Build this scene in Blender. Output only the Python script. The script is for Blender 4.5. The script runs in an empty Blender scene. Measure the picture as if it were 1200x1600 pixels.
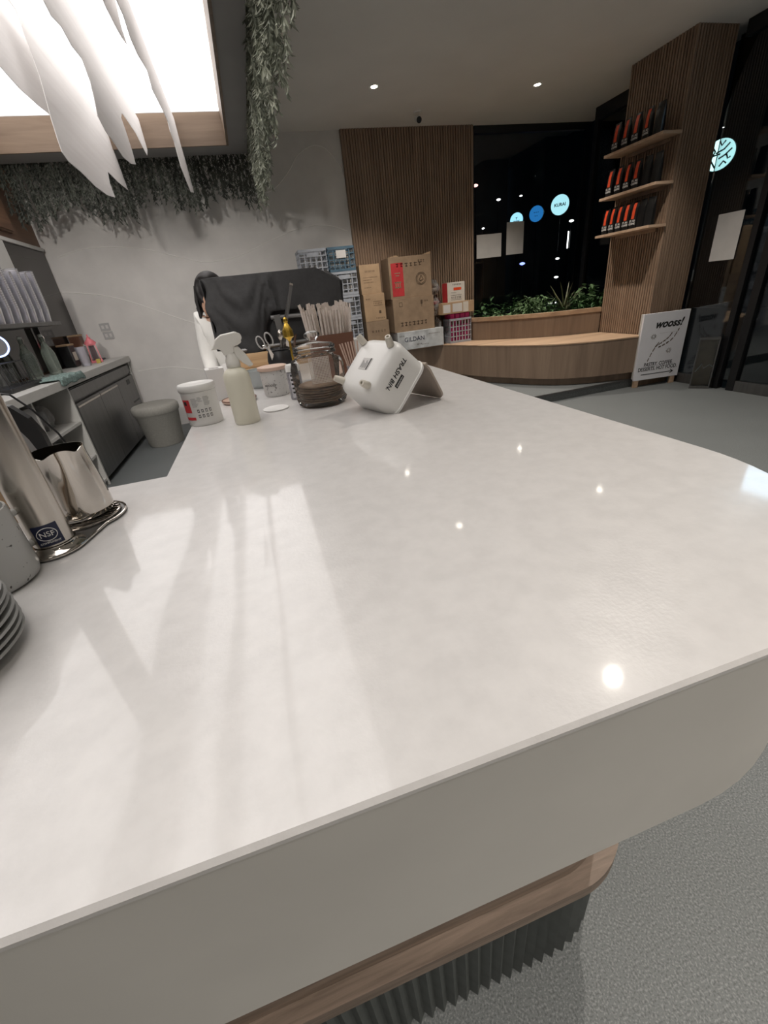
import bpy, bmesh, math, random
from mathutils import Vector, Matrix, noise
R_ = random.Random(7)
PI = math.pi
S = bpy.context.scene
COL = S.collection

# ------------------------------------------------------------------ camera, light, exposure
FPX, PITCH, ROLL, YAW, CAMZ = 645.47, math.radians(27.586), math.radians(-6.866), math.radians(13.307), 1.35
fwd = Vector((math.sin(YAW)*math.cos(PITCH), math.cos(YAW)*math.cos(PITCH), -math.sin(PITCH)))
r0 = Vector((math.cos(YAW), -math.sin(YAW), 0)); u0 = r0.cross(fwd)
cr = r0*math.cos(ROLL)+u0*math.sin(ROLL); cu = -r0*math.sin(ROLL)+u0*math.cos(ROLL)
cd = bpy.data.cameras.new('camera'); cam = bpy.data.objects.new('camera', cd); COL.objects.link(cam)
cd.sensor_fit = 'VERTICAL'; cd.sensor_height = 24; cd.lens = 24*FPX/1600; cd.clip_start = .01; cd.clip_end = 200
m = Matrix((cr, cu, -fwd)).transposed().to_4x4(); m.translation = (0, 0, CAMZ); cam.matrix_world = m
S.camera = cam
def _ray(px, py): return cr*((px-600)/FPX)-cu*((py-800)/FPX)+fwd
def AZ(px, py, z): v = _ray(px, py); return Vector((0,0,CAMZ))+v*((z-CAMZ)/v.z)
def AY(px, py, y): v = _ray(px, py); return Vector((0,0,CAMZ))+v*(y/v.y)
def AX(px, py, x): v = _ray(px, py); return Vector((0,0,CAMZ))+v*(x/v.x)

W = bpy.data.worlds.new('night'); S.world = W; W.use_nodes = True
W.node_tree.nodes['Background'].inputs[0].default_value = (.010, .016, .024, 1)
W.node_tree.nodes['Background'].inputs[1].default_value = .35
S.view_settings.view_transform = 'Standard'; S.view_settings.look = 'None'
S.view_settings.exposure = 0.93; S.view_settings.gamma = 1.0; S.view_settings.use_curve_mapping = False
PANEL_STRENGTH = 2.3; SPOT_W = 92; FRONT_W = 74; SPOT_COL = (1, .92, .83)

# ------------------------------------------------------------------ materials
def nodes(name):
    m = bpy.data.materials.new(name); m.use_nodes = True
    nt = m.node_tree; return m, nt, nt.nodes, nt.links, nt.nodes['Principled BSDF']
def mat(name, col, rough=.5, metal=0, noise_s=0, noise_a=.0, bump=0, bump_s=60, coat=0, stretch=None, trans=0, spec=.5, emit=None, es=0, alpha=None):
    m, nt, N, L, b = nodes(name)
    b.inputs['Base Color'].default_value = (*col, 1); b.inputs['Roughness'].default_value = rough
    b.inputs['Metallic'].default_value = metal; b.inputs['Coat Weight'].default_value = coat
    b.inputs['Coat Roughness'].default_value = .06; b.inputs['Specular IOR Level'].default_value = spec
    if trans: b.inputs['Transmission Weight'].default_value = trans
    if emit: b.inputs['Emission Color'].default_value = (*emit, 1); b.inputs['Emission Strength'].default_value = es
    tc = N.new('ShaderNodeTexCoord'); mp = N.new('ShaderNodeMapping'); L.new(tc.outputs['Object'], mp.inputs[0])
    if stretch: mp.inputs['Scale'].default_value = stretch
    if noise_a:
        n = N.new('ShaderNodeTexNoise'); n.inputs['Scale'].default_value = noise_s; n.inputs['Detail'].default_value = 6
        L.new(mp.outputs[0], n.inputs[0])
        r = N.new('ShaderNodeValToRGB'); r.color_ramp.elements[0].position = .32; r.color_ramp.elements[1].position = .68
        r.color_ramp.elements[0].color = (*[max(0, c*(1-noise_a)) for c in col], 1)
        r.color_ramp.elements[1].color = (*[min(1, c*(1+noise_a)) for c in col], 1)
        L.new(n.outputs['Fac'], r.inputs[0]); L.new(r.outputs[0], b.inputs['Base Color'])
    if bump:
        n2 = N.new('ShaderNodeTexNoise'); n2.inputs['Scale'].default_value = bump_s; n2.inputs['Detail'].default_value = 3
        L.new(mp.outputs[0], n2.inputs[0]); bp = N.new('ShaderNodeBump'); bp.inputs['Strength'].default_value = bump
        bp.inputs['Distance'].default_value = .004
        L.new(n2.outputs['Fac'], bp.inputs['Height']); L.new(bp.outputs[0], b.inputs['Normal'])
    return m
def speckle(name, base, spots, scale, thr, rough=.5, coat=0, second=None, bump=0):
    m, nt, N, L, b = nodes(name)
    tc = N.new('ShaderNodeTexCoord'); v = N.new('ShaderNodeTexNoise'); v.inputs['Scale'].default_value = scale; v.inputs['Detail'].default_value = 1
    L.new(tc.outputs['Object'], v.inputs[0])
    r = N.new('ShaderNodeValToRGB'); e = r.color_ramp.elements
    e[0].color = (*base, 1); e[0].position = thr; e[1].position = thr+.04; e[1].color = (*spots, 1)
    if second:
        x = e.new(1-thr); x.color = (*base, 1); y = e.new(1-thr-.05); y.color = (*second, 1)
    L.new(v.outputs['Fac'], r.inputs[0])
    n = N.new('ShaderNodeTexNoise'); n.inputs['Scale'].default_value = 2.5; n.inputs['Detail'].default_value = 5; L.new(tc.outputs['Object'], n.inputs[0])
    mr = N.new('ShaderNodeMapRange'); mr.inputs[3].default_value = .88; mr.inputs[4].default_value = 1.08; L.new(n.outputs['Fac'], mr.inputs[0])
    mx = N.new('ShaderNodeVectorMath'); mx.operation = 'SCALE'; L.new(r.outputs[0], mx.inputs[0]); L.new(mr.outputs[0], mx.inputs['Scale'])
    L.new(mx.outputs[0], b.inputs['Base Color'])
    b.inputs['Roughness'].default_value = rough; b.inputs['Coat Weight'].default_value = coat; b.inputs['Coat Roughness'].default_value = .07
    if bump:
        bp = N.new('ShaderNodeBump'); bp.inputs['Strength'].default_value = bump; bp.inputs['Distance'].default_value = .001
        L.new(v.outputs['Fac'], bp.inputs['Height']); L.new(bp.outputs[0], b.inputs['Normal'])
    return m
def wood(name, a, bcol, axis=2, rough=.5, sc=18, coat=0):
    m, nt, N, L, b = nodes(name)
    tc = N.new('ShaderNodeTexCoord'); mp = N.new('ShaderNodeMapping'); L.new(tc.outputs['Object'], mp.inputs[0])
    s = [1, 1, 1]; s[axis] = .07; mp.inputs['Scale'].default_value = s
    n = N.new('ShaderNodeTexNoise'); n.inputs['Scale'].default_value = sc; n.inputs['Detail'].default_value = 8; n.inputs['Roughness'].default_value = .62
    n.inputs['Distortion'].default_value = .6
    L.new(mp.outputs[0], n.inputs[0]); r = N.new('ShaderNodeValToRGB'); r.color_ramp.elements[0].position = .35; r.color_ramp.elements[1].position = .66
    r.color_ramp.elements[0].color = (*a, 1); r.color_ramp.elements[1].color = (*bcol, 1)
    L.new(n.outputs['Fac'], r.inputs[0]); L.new(r.outputs[0], b.inputs['Base Color'])
    b.inputs['Roughness'].default_value = rough; b.inputs['Coat Weight'].default_value = coat
    bp = N.new('ShaderNodeBump'); bp.inputs['Strength'].default_value = .15; bp.inputs['Distance'].default_value = .002
    L.new(n.outputs['Fac'], bp.inputs['Height']); L.new(bp.outputs[0], b.inputs['Normal'])
    return m
def thin_glass(name, tint=(1, 1, 1), ior=1.45, rough=0.0, milk=0, milkcol=(.9, .9, .9)):
    m = bpy.data.materials.new(name); m.use_nodes = True; nt = m.node_tree; N = nt.nodes; L = nt.links; N.clear()
    o = N.new('ShaderNodeOutputMaterial'); t = N.new('ShaderNodeBsdfTransparent'); t.inputs[0].default_value = (*tint, 1)
    g = N.new('ShaderNodeBsdfGlossy'); g.inputs['Roughness'].default_value = rough
    f = N.new('ShaderNodeFresnel'); f.inputs[0].default_value = ior; mx = N.new('ShaderNodeMixShader')
    L.new(f.outputs[0], mx.inputs[0]); L.new(t.outputs[0], mx.inputs[1]); L.new(g.outputs[0], mx.inputs[2]); last = mx
    if milk:
        d = N.new('ShaderNodeBsdfDiffuse'); d.inputs[0].default_value = (*milkcol, 1); m2 = N.new('ShaderNodeMixShader'); m2.inputs[0].default_value = milk
        L.new(mx.outputs[0], m2.inputs[1]); L.new(d.outputs[0], m2.inputs[2]); last = m2
    L.new(last.outputs[0], o.inputs[0]); return m
def emis(name, col, s):
    return mat(name, (.02, .02, .02), .5, emit=col, es=s)

M = {}
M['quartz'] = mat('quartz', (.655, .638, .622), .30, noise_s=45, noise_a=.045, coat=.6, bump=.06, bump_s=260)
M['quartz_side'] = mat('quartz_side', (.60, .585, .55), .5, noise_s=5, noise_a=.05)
M['floor'] = speckle('floor_terrazzo', (.135, .145, .146), (.205, .218, .218), 230, .58, .55, second=(.088, .098, .098), bump=.4)
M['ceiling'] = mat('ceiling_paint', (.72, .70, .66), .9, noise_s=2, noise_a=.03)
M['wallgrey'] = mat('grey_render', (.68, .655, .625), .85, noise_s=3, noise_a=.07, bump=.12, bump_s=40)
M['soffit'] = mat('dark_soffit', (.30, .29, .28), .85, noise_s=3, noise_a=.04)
M['rib'] = wood('ribbed_oak', (.23, .155, .105), (.33, .23, .16), 2, .55, 14)
M['oak'] = wood('light_oak', (.42, .285, .19), (.56, .40, .28), 0, .5, 14)
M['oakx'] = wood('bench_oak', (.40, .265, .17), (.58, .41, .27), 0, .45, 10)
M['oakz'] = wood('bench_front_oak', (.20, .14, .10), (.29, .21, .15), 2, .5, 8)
M['walnut'] = wood('footrail_wood', (.155, .115, .088), (.27, .205, .16), 0, .55, 70)
M['darkwood'] = wood('dark_cabinet_wood', (.14, .075, .045), (.22, .125, .075), 1, .5, 12)
M['flute'] = mat('fluted_dark_green', (.075, .084, .08), .5, noise_s=20, noise_a=.2)
M['white'] = mat('white_plastic', (.78, .77, .74), .35, noise_s=8, noise_a=.02)
M['offwhite'] = mat('offwhite_laminate', (.55, .54, .51), .5, noise_s=6, noise_a=.04)
M['paper'] = mat('paper', (.62, .60, .58), .8, noise_s=8, noise_a=.04)
M['black'] = mat('black_plastic', (.012, .012, .013), .45, noise_s=30, noise_a=.2)
M['blackmat'] = mat('black_frame', (.008, .008, .009), .4, noise_s=30, noise_a=.2)
M['cloth'] = mat('black_cloth', (.024, .0235, .024), .8, noise_s=60, noise_a=.15, bump=.2, bump_s=400)
M['steel'] = mat('brushed_steel', (.56, .52, .47), .24, 1, noise_s=120, noise_a=.1, stretch=(1, 1, .05))
M['mirrorsteel'] = mat('polished_steel', (.62, .58, .53), .09, 1, noise_s=6, noise_a=.03)
M['darksteel'] = mat('dark_steel', (.17, .168, .165), .38, .85, noise_s=30, noise_a=.1, stretch=(1, 1, .05))
M['glass'] = thin_glass('window_glass', (.86, .90, .92), 1.5)
M['jar'] = thin_glass('jar_glass', (.975, .98, .975), 1.28, .02, .03, (.8, .8, .78))
M['pet'] = thin_glass('clear_cup_plastic', (.95, .95, .97), 1.45, .15, .22, (.85, .84, .9))
M['wrap'] = thin_glass('clear_wrap', (.9, .9, .9), 1.6, .2, .22, (.75, .73, .70))
M['bottleglass'] = thin_glass('green_tint_glass', (.85, .90, .86), 1.4, .03, .22, (.5, .56, .5))
M['bronze'] = mat('leaf_green', (.03, .06, .02), .5)
M['fin'] = None
M['card'] = mat('cardboard', (.42, .285, .17), .8, noise_s=10, noise_a=.08)
M['card2'] = mat('dusty_cardboard', (.30, .21, .135), .8, noise_s=10, noise_a=.12)
M['cardprint'] = mat('cardboard_print', (.10, .065, .04), .8)
M['red'] = mat('red_print', (.50, .035, .04), .6, noise_s=20, noise_a=.1)
M['orange'] = mat('orange_foil', (.75, .085, .03), .32, noise_s=30, noise_a=.12, coat=.3)
M['bagblack'] = mat('black_foil_bag', (.010, .010, .010), .3, noise_s=20, noise_a=.2, bump=.3, bump_s=30)
M['ink'] = mat('black_ink', (.015, .015, .015), .6)
M['whiteprint'] = mat('white_print', (.75, .74, .72), .6)
M['navy'] = mat('navy_sticker', (.01, .015, .05), .4)
M['ceramic'] = speckle('speckled_stoneware', (.46, .46, .44), (.06, .055, .05), 150, .695, .35, coat=.3)
M['plate'] = mat('grey_plate', (.36, .36, .35), .35, noise_s=15, noise_a=.05, coat=.3)
M['rubber'] = mat('rubber', (.02, .02, .02), .7)
M['cream'] = mat('cream_plastic', (.62, .58, .50), .45, noise_s=8, noise_a=.03)
M['lidbeige'] = mat('beige_lid', (.40, .335, .28), .5, noise_s=8, noise_a=.04)
M['spraypl'] = mat('milky_plastic', (.76, .73, .60), .4, noise_s=6, noise_a=.04)
M['sprayhead'] = mat('white_trigger_plastic', (.78, .76, .70), .4, noise_s=6, noise_a=.03)
M['straw'] = mat('paper_wrapped_straw', (.66, .58, .52), .7, noise_s=40, noise_a=.08)
M['brown'] = mat('brown_holder', (.17, .075, .045), .5, noise_s=12, noise_a=.1)
M['gold'] = mat('gold_metal', (.72, .47, .08), .25, .9, noise_s=12, noise_a=.1)
M['pinkwood'] = mat('pale_wood_lid', (.62, .45, .36), .55, noise_s=10, noise_a=.06)
M['coaster'] = wood('cork_disc', (.13, .08, .05), (.25, .165, .10), 0, .7, 60)
M['waveline'] = mat('pale_wave_line', (.86, .84, .80), .6)
M['vine3'] = mat('artificial_vine_leaf_shaded', (.085, .092, .075), .6, noise_s=5, noise_a=.5)  # vine leaf darkened to offset the fill lamp, shade put into the colour
M['frameoak'] = wood('frame_oak_shaded', (.13, .085, .052), (.19, .13, .085), 0, .5, 14)  # darkened copy of light oak, shade of the hanging sheets put into the colour
M['bamboo'] = wood('bamboo_board', (.36, .22, .11), (.52, .35, .19), 0, .45, 30)
M['crate'] = mat('grey_crate_plastic', (.36, .38, .42), .5, noise_s=15, noise_a=.08)
M['crateb'] = mat('blue_crate_plastic', (.07, .13, .18), .5, noise_s=15, noise_a=.1)
M['pink'] = mat('pink_packet', (.55, .03, .17), .4, noise_s=25, noise_a=.12)
M['pinklt'] = mat('pink_plastic', (.80, .22, .25), .4, noise_s=20, noise_a=.06)
M['stool'] = mat('grey_fabric', (.30, .29, .26), .9, noise_s=60, noise_a=.06, bump=.2, bump_s=300)
M['towel'] = mat('teal_microfibre', (.21, .29, .27), .95, noise_s=60, noise_a=.35, bump=.9, bump_s=220)
M['skin'] = mat('skin', (.50, .30, .21), .55, noise_s=20, noise_a=.05)
M['hair'] = mat('black_hair', (.010, .008, .008), .55, noise_s=60, noise_a=.4, stretch=(1, 1, .1))
M['shirt'] = mat('white_shirt', (.66, .65, .62), .85, noise_s=12, noise_a=.04)
M['trousers'] = mat('dark_trousers', (.03, .036, .034), .85, noise_s=20, noise_a=.2)
M['leaf'] = mat('leaf_green_mid', (.035, .095, .025), .5, noise_s=25, noise_a=.4)
M['leafl'] = mat('leaf_variegated', (.16, .26, .12), .5, noise_s=40, noise_a=.5)
M['leafs'] = mat('leaf_strap', (.14, .15, .08), .5, noise_s=30, noise_a=.4)
M['vine'] = mat('artificial_vine_leaf', (.20, .215, .165), .6, noise_s=5, noise_a=.45)
M['vine2'] = mat('artificial_vine_leaf_pale', (.36, .375, .30), .5, noise_s=5, noise_a=.4)
M['soil'] = mat('soil', (.02, .014, .01), .95, noise_s=30, noise_a=.4)
M['asphalt'] = mat('asphalt', (.02, .021, .022), .6, noise_s=10, noise_a=.2)
M['night'] = mat('dark_facade', (.022, .027, .03), .6, noise_s=2, noise_a=.3)
M['mirrorwall'] = mat('dark_glossy_splashback', (.045, .040, .036), .06, .35, noise_s=2, noise_a=.2)
M['socket'] = mat('grey_socket', (.42, .41, .40), .4)
M['ring'] = emis('blue_ring_light', (.35, .5, 1), 2.5)
M['lamp'] = emis('downlight_lens', (1, .93, .8), 22)
M['redwhite'] = mat('white_carton', (.62, .58, .52), .7, noise_s=20, noise_a=.04)
M['marble'] = mat('white_printed_carton', (.52, .54, .55), .6, noise_s=9, noise_a=.22)

# skylight panel: back-lit ribbed diffuser
def mk_panel():
    m, nt, N, L, b = nodes('luminous_ceiling_panel')
    tc = N.new('ShaderNodeTexCoord'); w = N.new('ShaderNodeTexWave'); w.bands_direction = 'Y'; w.inputs['Scale'].default_value = 1.1
    w.inputs['Distortion'].default_value = 1.5; w.inputs['Detail'].default_value = 2; L.new(tc.outputs['Object'], w.inputs[0])
    mr = N.new('ShaderNodeMapRange'); mr.inputs[3].default_value = .46*PANEL_STRENGTH; mr.inputs[4].default_value = .60*PANEL_STRENGTH
    L.new(w.outputs['Fac'], mr.inputs[0]); L.new(mr.outputs[0], b.inputs['Emission Strength'])
    b.inputs['Emission Color'].default_value = (1, .965, .95, 1); b.inputs['Base Color'].default_value = (.8, .8, .8, 1); return m
M['panel'] = mk_panel()
def mk_fin():
    m = bpy.data.materials.new('translucent_fin'); m.use_nodes = True; nt = m.node_tree; N = nt.nodes; L = nt.links; N.clear()
    o = N.new('ShaderNodeOutputMaterial'); d = N.new('ShaderNodeBsdfDiffuse'); t = N.new('ShaderNodeBsdfTranslucent'); x = N.new('ShaderNodeMixShader')
    tc = N.new('ShaderNodeTexCoord'); mp = N.new('ShaderNodeMapping'); mp.inputs['Scale'].default_value = (1, .3, 6); n = N.new('ShaderNodeTexNoise'); n.inputs['Scale'].default_value = 6
    L.new(tc.outputs['Object'], mp.inputs[0]); L.new(mp.outputs[0], n.inputs[0]); r = N.new('ShaderNodeValToRGB')
    r.color_ramp.elements[0].color = (.82, .80, .79, 1); r.color_ramp.elements[1].color = (.92, .91, .90, 1); L.new(n.outputs['Fac'], r.inputs[0])
    L.new(r.outputs[0], d.inputs[0]); L.new(r.outputs[0], t.inputs[0]); x.inputs[0].default_value = .45
    L.new(d.outputs[0], x.inputs[1]); L.new(t.outputs[0], x.inputs[2]); L.new(x.outputs[0], o.inputs[0]); return m
M['fin'] = mk_fin()

# ------------------------------------------------------------------ mesh helpers
class MB:
    def __init__(s): s.v = []; s.f = []
    def add(s, vs, fs): o = len(s.v); s.v += [tuple(v) for v in vs]; s.f += [tuple(i+o for i in f) for f in fs]; return s
    def box(s, x0, x1, y0, y1, z0, z1, bev=0, T=None):
        if x0 > x1: x0, x1 = x1, x0
        if y0 > y1: y0, y1 = y1, y0
        if z0 > z1: z0, z1 = z1, z0
        if bev <= 0:
            vs = [(x, y, z) for x in (x0, x1) for y in (y0, y1) for z in (z0, z1)]
            fs = [(0,1,3,2),(4,6,7,5),(0,4,5,1),(2,3,7,6),(0,2,6,4),(1,5,7,3)]
        else:
            bm = bmesh.new(); bmesh.ops.create_cube(bm, size=1)
            for v in bm.verts: v.co = Vector(((x0+x1)/2+v.co.x*(x1-x0), (y0+y1)/2+v.co.y*(y1-y0), (z0+z1)/2+v.co.z*(z1-z0)))
            bmesh.ops.bevel(bm, geom=bm.edges[:], offset=min(bev, (x1-x0)*.49, (y1-y0)*.49, (z1-z0)*.49), segments=2, profile=.7, affect='EDGES')
            bm.verts.index_update(); vs = [v.co.copy() for v in bm.verts]; fs = [[v.index for v in f.verts] for f in bm.faces]; bm.free()
        if T: vs = [T @ Vector(v) for v in vs]
        return s.add(vs, fs)
    def lathe(s, prof, n=24, T=None, caps=True, sq=None):
        vs = []; fs = []
        for r, z in prof:
            for k in range(n):
                a = 2*PI*k/n; q = 1
                if sq: q = 1/((abs(math.cos(a))**sq+abs(math.sin(a))**sq)**(1/sq))
                vs.append(Vector((r*q*math.cos(a), r*q*math.sin(a), z)))
        for i in range(len(prof)-1):
            for k in range(n): fs.append((i*n+k, i*n+(k+1) % n, (i+1)*n+(k+1) % n, (i+1)*n+k))
        if caps:
            fs.append(tuple(reversed(range(n)))); fs.append(tuple((len(prof)-1)*n+k for k in range(n)))
        if T: vs = [T @ v for v in vs]
        return s.add(vs, fs)
    def tube(s, pts, r, n=8, closed=False):
        pts = [Vector(p) for p in pts]; N = len(pts); vs = []; fs = []; prev = None
        rr = r if isinstance(r, (list, tuple)) else [r]*N
        for i, p in enumerate(pts):
            a = pts[(i-1) % N] if closed or i > 0 else p; b = pts[(i+1) % N] if closed or i < N-1 else p
            t = (b-a).normalized()
            if prev is None: prev = t.orthogonal().normalized()
            prev = (prev-t*prev.dot(t)).normalized(); q = t.cross(prev)
            for k in range(n): vs.append(p+prev*(rr[i]*math.cos(2*PI*k/n))+q*(rr[i]*math.sin(2*PI*k/n)))
        for i in range(N if closed else N-1):
            j = (i+1) % N
            for k in range(n): fs.append((i*n+k, i*n+(k+1) % n, j*n+(k+1) % n, j*n+k))
        if not closed: fs += [tuple(reversed(range(n))), tuple((N-1)*n+k for k in range(n))]
        return s.add(vs, fs)
    def prism(s, poly, d, T=None):           # polygon list of Vector, extrude by vector d
        poly = [Vector(p) for p in poly]; d = Vector(d); n = len(poly)
        vs = poly+[p+d for p in poly]
        fs = [tuple(reversed(range(n))), tuple(range(n, 2*n))]+[(i, (i+1) % n, (i+1) % n+n, i+n) for i in range(n)]
        if T: vs = [T @ v for v in vs]
        return s.add(vs, fs)
    def quad(s, a, b, c, d): return s.add([a, b, c, d], [(0, 1, 2, 3)])
    def mesh(s, name, mt, smooth=None):
        me = bpy.data.meshes.new(name); me.from_pydata(s.v, [], s.f); me.materials.append(mt)
        bm = bmesh.new(); bm.from_mesh(me); bmesh.ops.recalc_face_normals(bm, faces=bm.faces); bm.to_mesh(me); bm.free()
        if smooth is not None:
            for p in me.polygons: p.use_smooth = True
            try: me.set_sharp_from_angle(angle=math.radians(smooth))
            except Exception: pass
        return me
    def obj(s, name, mt, parent=None, smooth=None):
        o = bpy.data.objects.new(name, s.mesh(name, mt, smooth)); COL.objects.link(o)
        if parent: o.parent = parent
        return o
def tag(o, label=None, cat=None, group=None, kind=None):
    if label: o['label'] = label
    if cat: o['category'] = cat
    if group: o['group'] = group
    if kind: o['kind'] = kind
    return o
def thing(name, label, cat, loc=(0, 0, 0), rz=0, group=None):
    o = bpy.data.objects.new(name, None); COL.objects.link(o); o.empty_display_size = .05
    o.location = loc; o.rotation_euler = (0, 0, rz); return tag(o, label, cat, group)
def st(o): o['kind'] = 'structure'; return o
def dup(root, loc=None, rz=None, label=None, par=None):
    r = root.copy(); COL.objects.link(r)
    if par is not None: r.parent = par
    if loc is not None: r.location = loc
    if rz is not None: r.rotation_euler = (0, 0, rz)
    if label: r['label'] = label
    for ch in list(root.children): dup(ch, par=r)
    return r
def place(o, loc, rz=0): o.location = loc; o.rotation_euler = (0, 0, rz); return o
def text(body, size, mt, parent, loc, right, up, depth=.0006, shear=0, align='CENTER', bold=0, name='lettering', xs=1):
    c = bpy.data.curves.new('t', 'FONT'); c.body = body; c.size = size; c.extrude = depth; c.shear = shear; c.align_x = align; c.align_y = 'CENTER'
    c.resolution_u = 3; c.offset = bold
    t = bpy.data.objects.new('t', c); COL.objects.link(t); dg = bpy.context.evaluated_depsgraph_get()
    me = bpy.data.meshes.new_from_object(t.evaluated_get(dg)); bpy.data.objects.remove(t); bpy.data.curves.remove(c)
    me.materials.clear(); me.materials.append(mt)
    R = Vector(right).normalized(); U = Vector(up).normalized(); N = R.cross(U)
    T = Matrix((R*xs, U, N)).transposed().to_4x4(); T.translation = Vector(loc); me.transform(T)
    o = bpy.data.objects.new(name, me); COL.objects.link(o); o.parent = parent; return o
Z3 = Vector((0, 0, 1)); X3 = Vector((1, 0, 0)); Y3 = Vector((0, 1, 0))
CT = 1.10      # counter top height
CEIL = 3.20

# ------------------------------------------------------------------ the room
st(MB().box(-3.6, 5.25, -2.6, 6.75, -.1, 0).obj('floor', M['floor']))
pl = st(MB().box(2.2, 4.9, 4.28, 6.6, .0005, .10, .004).obj('floor_platform', M['floor']))
st(MB().box(2.2, 4.4, 4.262, 4.279, .086, .104).obj('trim_1', M['darksteel']))
# ceiling: one slab with the soffit opening left as the thicker dropped part
st(MB().box(-3.6, 5.25, -2.6, 6.75, CEIL, CEIL+.1).obj('ceiling', M['ceiling']))
WY = 6.55
wb = st(MB().box(-2.3, 1.56, WY, WY+.12, 0, CEIL).obj('wall_back', M['wallgrey']))
def wall_line(px, r=.0045):
    pts = [AY(x, y, WY-.001) for x, y in px]; P = []
    for i in range(len(pts)-1):
        a = pts[max(i-1, 0)]; b = pts[i]; c = pts[i+1]; d = pts[min(i+2, len(pts)-1)]
        for k in range(5):
            t = k/5; P.append(.5*((2*b)+(c-a)*t+(2*a-5*b+4*c-d)*t*t+(3*b-a-3*c+d)*t**3))
    P.append(pts[-1]); MB().tube(P, r, 5).obj('wave_line', M['waveline'], wb, 60)
wall_line([(90,402),(130,389),(180,386),(230,390),(290,404),(325,409),(370,401),(420,377),(470,356),(510,352),(543,361)])
wall_line([(97,457),(150,460),(200,470),(250,487),(298,503),(345,516)])
wall_line([(216,580),(260,574),(300,576),(345,582)])
wall_line([(365,285),(388,296),(414,301),(433,291),(452,266),(464,244),(487,228),(509,233),(531,260),(536,272)])
# ribbed oak wall panel and its ribs
wp = st(MB().box(1.56, 3.37, WY-.03, WY+.12, 0, CEIL).obj('wall_panel_back', M['rib']))
rb = MB(); x = 1.565
while x < 3.36: rb.box(x, x+.022, WY-.048, WY-.0295, .0, CEIL-.001); x += .036
o = rb.obj('rib', M['rib'], wp); o['kind'] = 'stuff'
# wall below and beyond the window
st(MB().box(3.372, 5.17, WY, WY+.12, 0, .86).obj('wall_back_low', M['darksteel']))
# windows: back and side
w1 = st(MB().box(3.39, 5.17, WY+.03, WY+.042, .86, 3.16).obj('window_1', M['glass']))
for a in [(3.372, 3.40, 0.86, 3.16), (5.17, 5.25, 0.0, 3.2)]: MB().box(a[0], a[1], WY, WY+.07, a[2], a[3], .003).obj('window_frame', M['blackmat'], w1)
MB().box(3.40, 5.17, WY, WY+.07, 3.12, 3.2, .003).obj('window_frame', M['blackmat'], w1)
MB().box(3.40, 5.17, WY, WY+.07, .86, .90, .003).obj('window_frame', M['blackmat'], w1)
w2 = st(MB().box(4.935, 4.947, 5.05, 6.0, .5, 3.16).obj('window_2', M['glass']))
MB().box(4.90, 5.25, 6.0, 6.07, .0, CEIL-.002, .004).obj('window_frame', M['blackmat'], w2)
MB().box(4.90, 4.99, 5.05, 6.0, 3.06, CEIL-.002, .004).obj('window_frame', M['blackmat'], w2)
MB().box(4.90, 4.99, 5.05, 6.0, .0, .5, .004).obj('window_frame', M['blackmat'], w2)
w3 = st(MB().box(4.935, 4.947, -2.5, 4.23, .10, 3.12).obj('window_3', M['glass']))
for y0, y1 in ((3.42, 3.50), (2.3, 2.36), (3.60, 3.66), (1.0, 1.06), (-.4, -.34), (-1.8, -1.74)):
    MB().box(4.905, 4.98, y0, y1, .0, CEIL-.002, .004).obj('window_frame', M['blackmat'], w3)
for y0, y1 in ((-2.55, 3.42), (3.66, 4.17)):
    MB().box(4.91, 4.97, y0, y1, 0.0, .11, .004).obj('window_frame', M['darksteel'], w3)
    MB().box(4.91, 4.97, y0, y1, 3.08, CEIL-.002, .004).obj('window_frame', M['blackmat'], w3)
# column, ribbed on the two faces in view
cx0, cx1, cy0, cy1 = 4.43, 4.90, 4.24, 5.0
co = st(MB().box(cx0+.014, cx1, cy0+.014, cy1, .0, CEIL).obj('wall_column', M['rib']))
rb = MB(); y = cy0+.02
while y < cy1-.01: rb.box(cx0, cx0+.0145, y, min(y+.021, cy1), .10, CEIL-.001); y += .034
x = cx0+.003
while x < cx1-.01: rb.box(x, min(x+.021, cx1), cy0, cy0+.0145, .101, CEIL-.001); x += .034
o = rb.obj('rib', M['rib'], co); o['kind'] = 'stuff'
# left wall with cabinet, splashback
wl = st(MB().box(-2.30, -2.14, 1.6, WY, 0, CEIL).obj('wall_left', M['darkwood']))
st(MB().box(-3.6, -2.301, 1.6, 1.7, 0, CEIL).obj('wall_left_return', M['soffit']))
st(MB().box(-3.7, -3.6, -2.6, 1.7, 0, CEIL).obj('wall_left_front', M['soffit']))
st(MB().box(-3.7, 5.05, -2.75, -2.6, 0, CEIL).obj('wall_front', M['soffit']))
MB().box(-2.139, -2.122, 1.7, 6.52, 1.02, 2.20).obj('splashback', M['mirrorwall'], wl)
st(MB().box(-2.121, -2.10, 1.7, 6.50, 2.20, 2.235, .003).obj('trim_2', M['offwhite']))
st(MB().box(-2.112, -2.102, 3.6, 5.54, 1.72, 2.197).obj('wall_left_tile', M['offwhite']))
uc = thing('upper_cabinet', 'dark brown wooden cabinet high on the left wall above the dark splashback', 'cabinet', (-2.139, 0, 0))
MB().box(0, .030, 1.7, 5.89, 2.30, 2.84, .003).obj('body', M['darkwood'], uc)
for k in range(4): MB().box(.030, .045, 1.75+k*1.04, 2.77+k*1.04, 2.315, 2.83, .004).obj('door', M['darkwood'], uc)

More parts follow.
